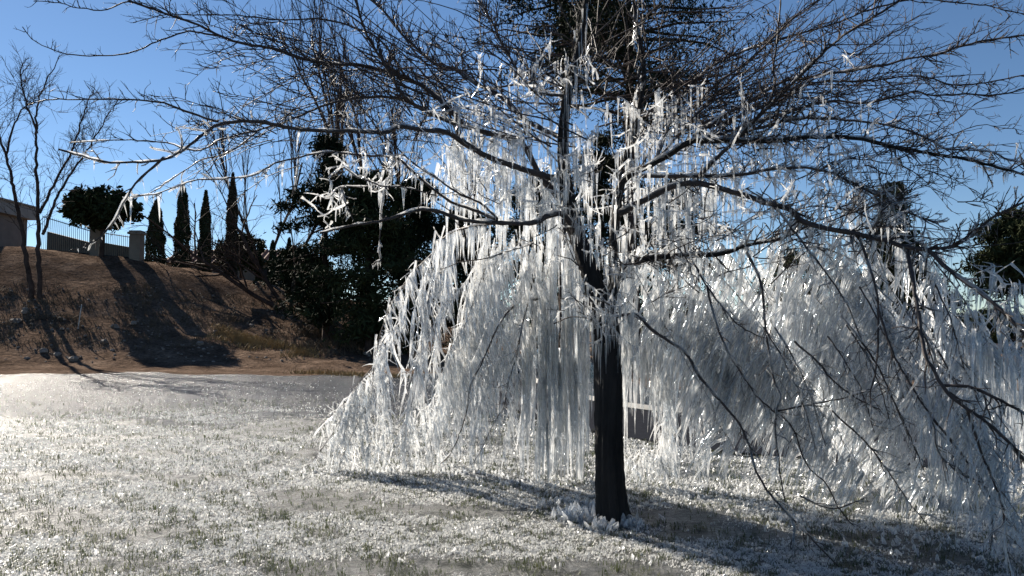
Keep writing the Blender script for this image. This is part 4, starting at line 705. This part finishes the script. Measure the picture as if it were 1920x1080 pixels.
for k in (0, 1):
    A_, B_ = fp[k], fp[k + 1]; dv = B_ - A_; Lh = np.linalg.norm(dv[:2]); n = int(Lh / .135); za, zb_ = tops[k] - .05, tops[k + 1] - .1
    lw = Acc(); nn = nrm(np.array([-dv[1], dv[0], 0])) * .1
    q0, q1 = A_ + nrm(dv) * .3, B_ - nrm(dv) * .3; wa, wb = A_[2] + (za - A_[2]) * .55, B_[2] + (zb_ - B_[2]) * .55
    V = [q0 - nn + np.array([0, 0, -1]), q1 - nn + np.array([0, 0, -1]), q1 + nn + np.array([0, 0, -1]), q0 + nn + np.array([0, 0, -1]), np.append((q0 - nn)[:2], wa), np.append((q1 - nn)[:2], wb), np.append((q1 + nn)[:2], wb), np.append((q0 + nn)[:2], wa)]
    lw.add(V, [(0, 3, 2, 1), (4, 5, 6, 7), (0, 1, 5, 4), (1, 2, 6, 5), (2, 3, 7, 6), (3, 0, 4, 7)]); loc(lw.build('low_wall', M['stucco'], fen, False))
    of = -nn * 1.4
    for zf in (.1, .93):
        r_ = Acc(); r_.tubes(np.array([[A_ * [1, 1, 0] + of + [0, 0, A_[2] + (za - A_[2]) * zf], B_ * [1, 1, 0] + of + [0, 0, B_[2] + (zb_ - B_[2]) * zf]]]), np.full((1, 2), .025), 4); loc(r_.build('rail', M['iron'], fen, False))
    for i in range(n + 1):
        f = i / n; p = A_ + dv * f + of; h_ = (za - A_[2]) * (1 - f) + (zb_ - B_[2]) * f
        if bar_me is None:
            a = Acc(); a.tubes(np.array([[(0, 0, 0), (0, 0, .94), (0, 0, 1)]]), np.array([[.013, .013, .002]]), 4); o = a.build('bar', M['iron'], fen); bar_me = o.data
        else:
            o = bpy.data.objects.new('bar', bar_me); col.objects.link(o); o.parent = fen
        o.location = tuple(p - fp[2]); o.scale = (1, 1, h_)
# marker stake
s0 = hit(146, 616); top = at(153, 573, s0[1]); a = Acc(); a.tubes(np.array([[s0 - [0, 0, .1], (s0 + top) / 2, top]]), np.full((1, 3), .022), 8); o = a.build('marker_stake', M['white_pvc'])
c_ = Acc(); c_.tubes(np.array([[top, top + [.001, 0, .03], top + [.002, 0, .045]]]), np.array([[.027, .027, .005]]), 8); cp = c_.build('cap', M['white_pvc'], o)
tag(o, 'thin pale stake leaning on the shaded dirt bank', 'stake')
# dry grass at the foot of the bank, brush and stones over it
def clumps(pts, n, h, w, sx, acc):
    for px, py in pts:
        c = hit(px, py); x = c[0] + rng.normal(0, sx, n); y = c[1] + rng.normal(0, sx * .6, n); P0 = np.stack([x, y, H(x, y) - .02], -1); d = nrm(np.stack([rng.normal(0, .45, n), rng.normal(0, .45, n), np.ones(n)], -1)); L_ = h * rng.uniform(.4, 1.2, n)
        Q = P0[:, None] + d[:, None] * (L_[:, None] * np.array([0, .5, 1.]))[..., None]; Q[:, 2, 2] -= .15 * L_; acc.tubes(Q, np.full((n, 1), w) * np.array([1, .8, .2])[None], 3)
a = Acc(); clumps([(rng.uniform(400, 570), 0) and (x_, 622 + (x_ - 400) * .27 + rng.normal(0, 7)) for x_ in rng.uniform(410, 590, 46)], 46, .34, .012, .3, a)
clumps([(x_, 700 + (x_ - 580) * .05) for x_ in rng.uniform(570, 740, 24)], 40, .2, .012, .35, a)
tag(a.build('dry_grass', M['dry']), 'patch of golden dry grass at the foot of the dirt bank', 'grass', None, 'stuff')
a = Acc(); clumps([(x_, rng.uniform(535 + max(0, x_ - 250) * .12, 655)) for x_ in rng.uniform(-60, 720, 300)], 15, .3, .014, .28, a)
clumps([(x_, rng.uniform(560, 670)) for x_ in rng.uniform(560, 760, 60)], 40, .6, .018, .3, a)
tag(a.build('dry_brush', M['brush']), 'sparse brown brush scattered over the dirt bank', 'brush', None, 'stuff')
a = Acc()
for k in range(420):
    c = hit(rng.uniform(-40, 700), rng.uniform(540, 680)); s = rng.uniform(.02, .07) * (2.6 if rng.random() < .08 else 1); th = np.arange(6) * 1.047
    ring = lambda r, z: np.stack([c[0] + r * s * np.cos(th) * rng.uniform(.7, 1.3, 6), c[1] + r * s * np.sin(th) * rng.uniform(.7, 1.3, 6), np.full(6, c[2] + z * s)], -1)
    V = np.concatenate([ring(1, -.3), ring(1.05, .35), ring(.5, .8)]); j = np.arange(6); j2 = (j + 1) % 6
    a.add(V, np.concatenate([np.stack([j, j2, 6 + j2, 6 + j], -1), np.stack([6 + j, 6 + j2, 12 + j2, 12 + j], -1), [[12, 13, 14, 15], [12, 15, 16, 17]]]))
tag(a.build('stones', M['rock'], None, False), 'small pale stones lying on the dirt bank', 'stones', None, 'stuff')
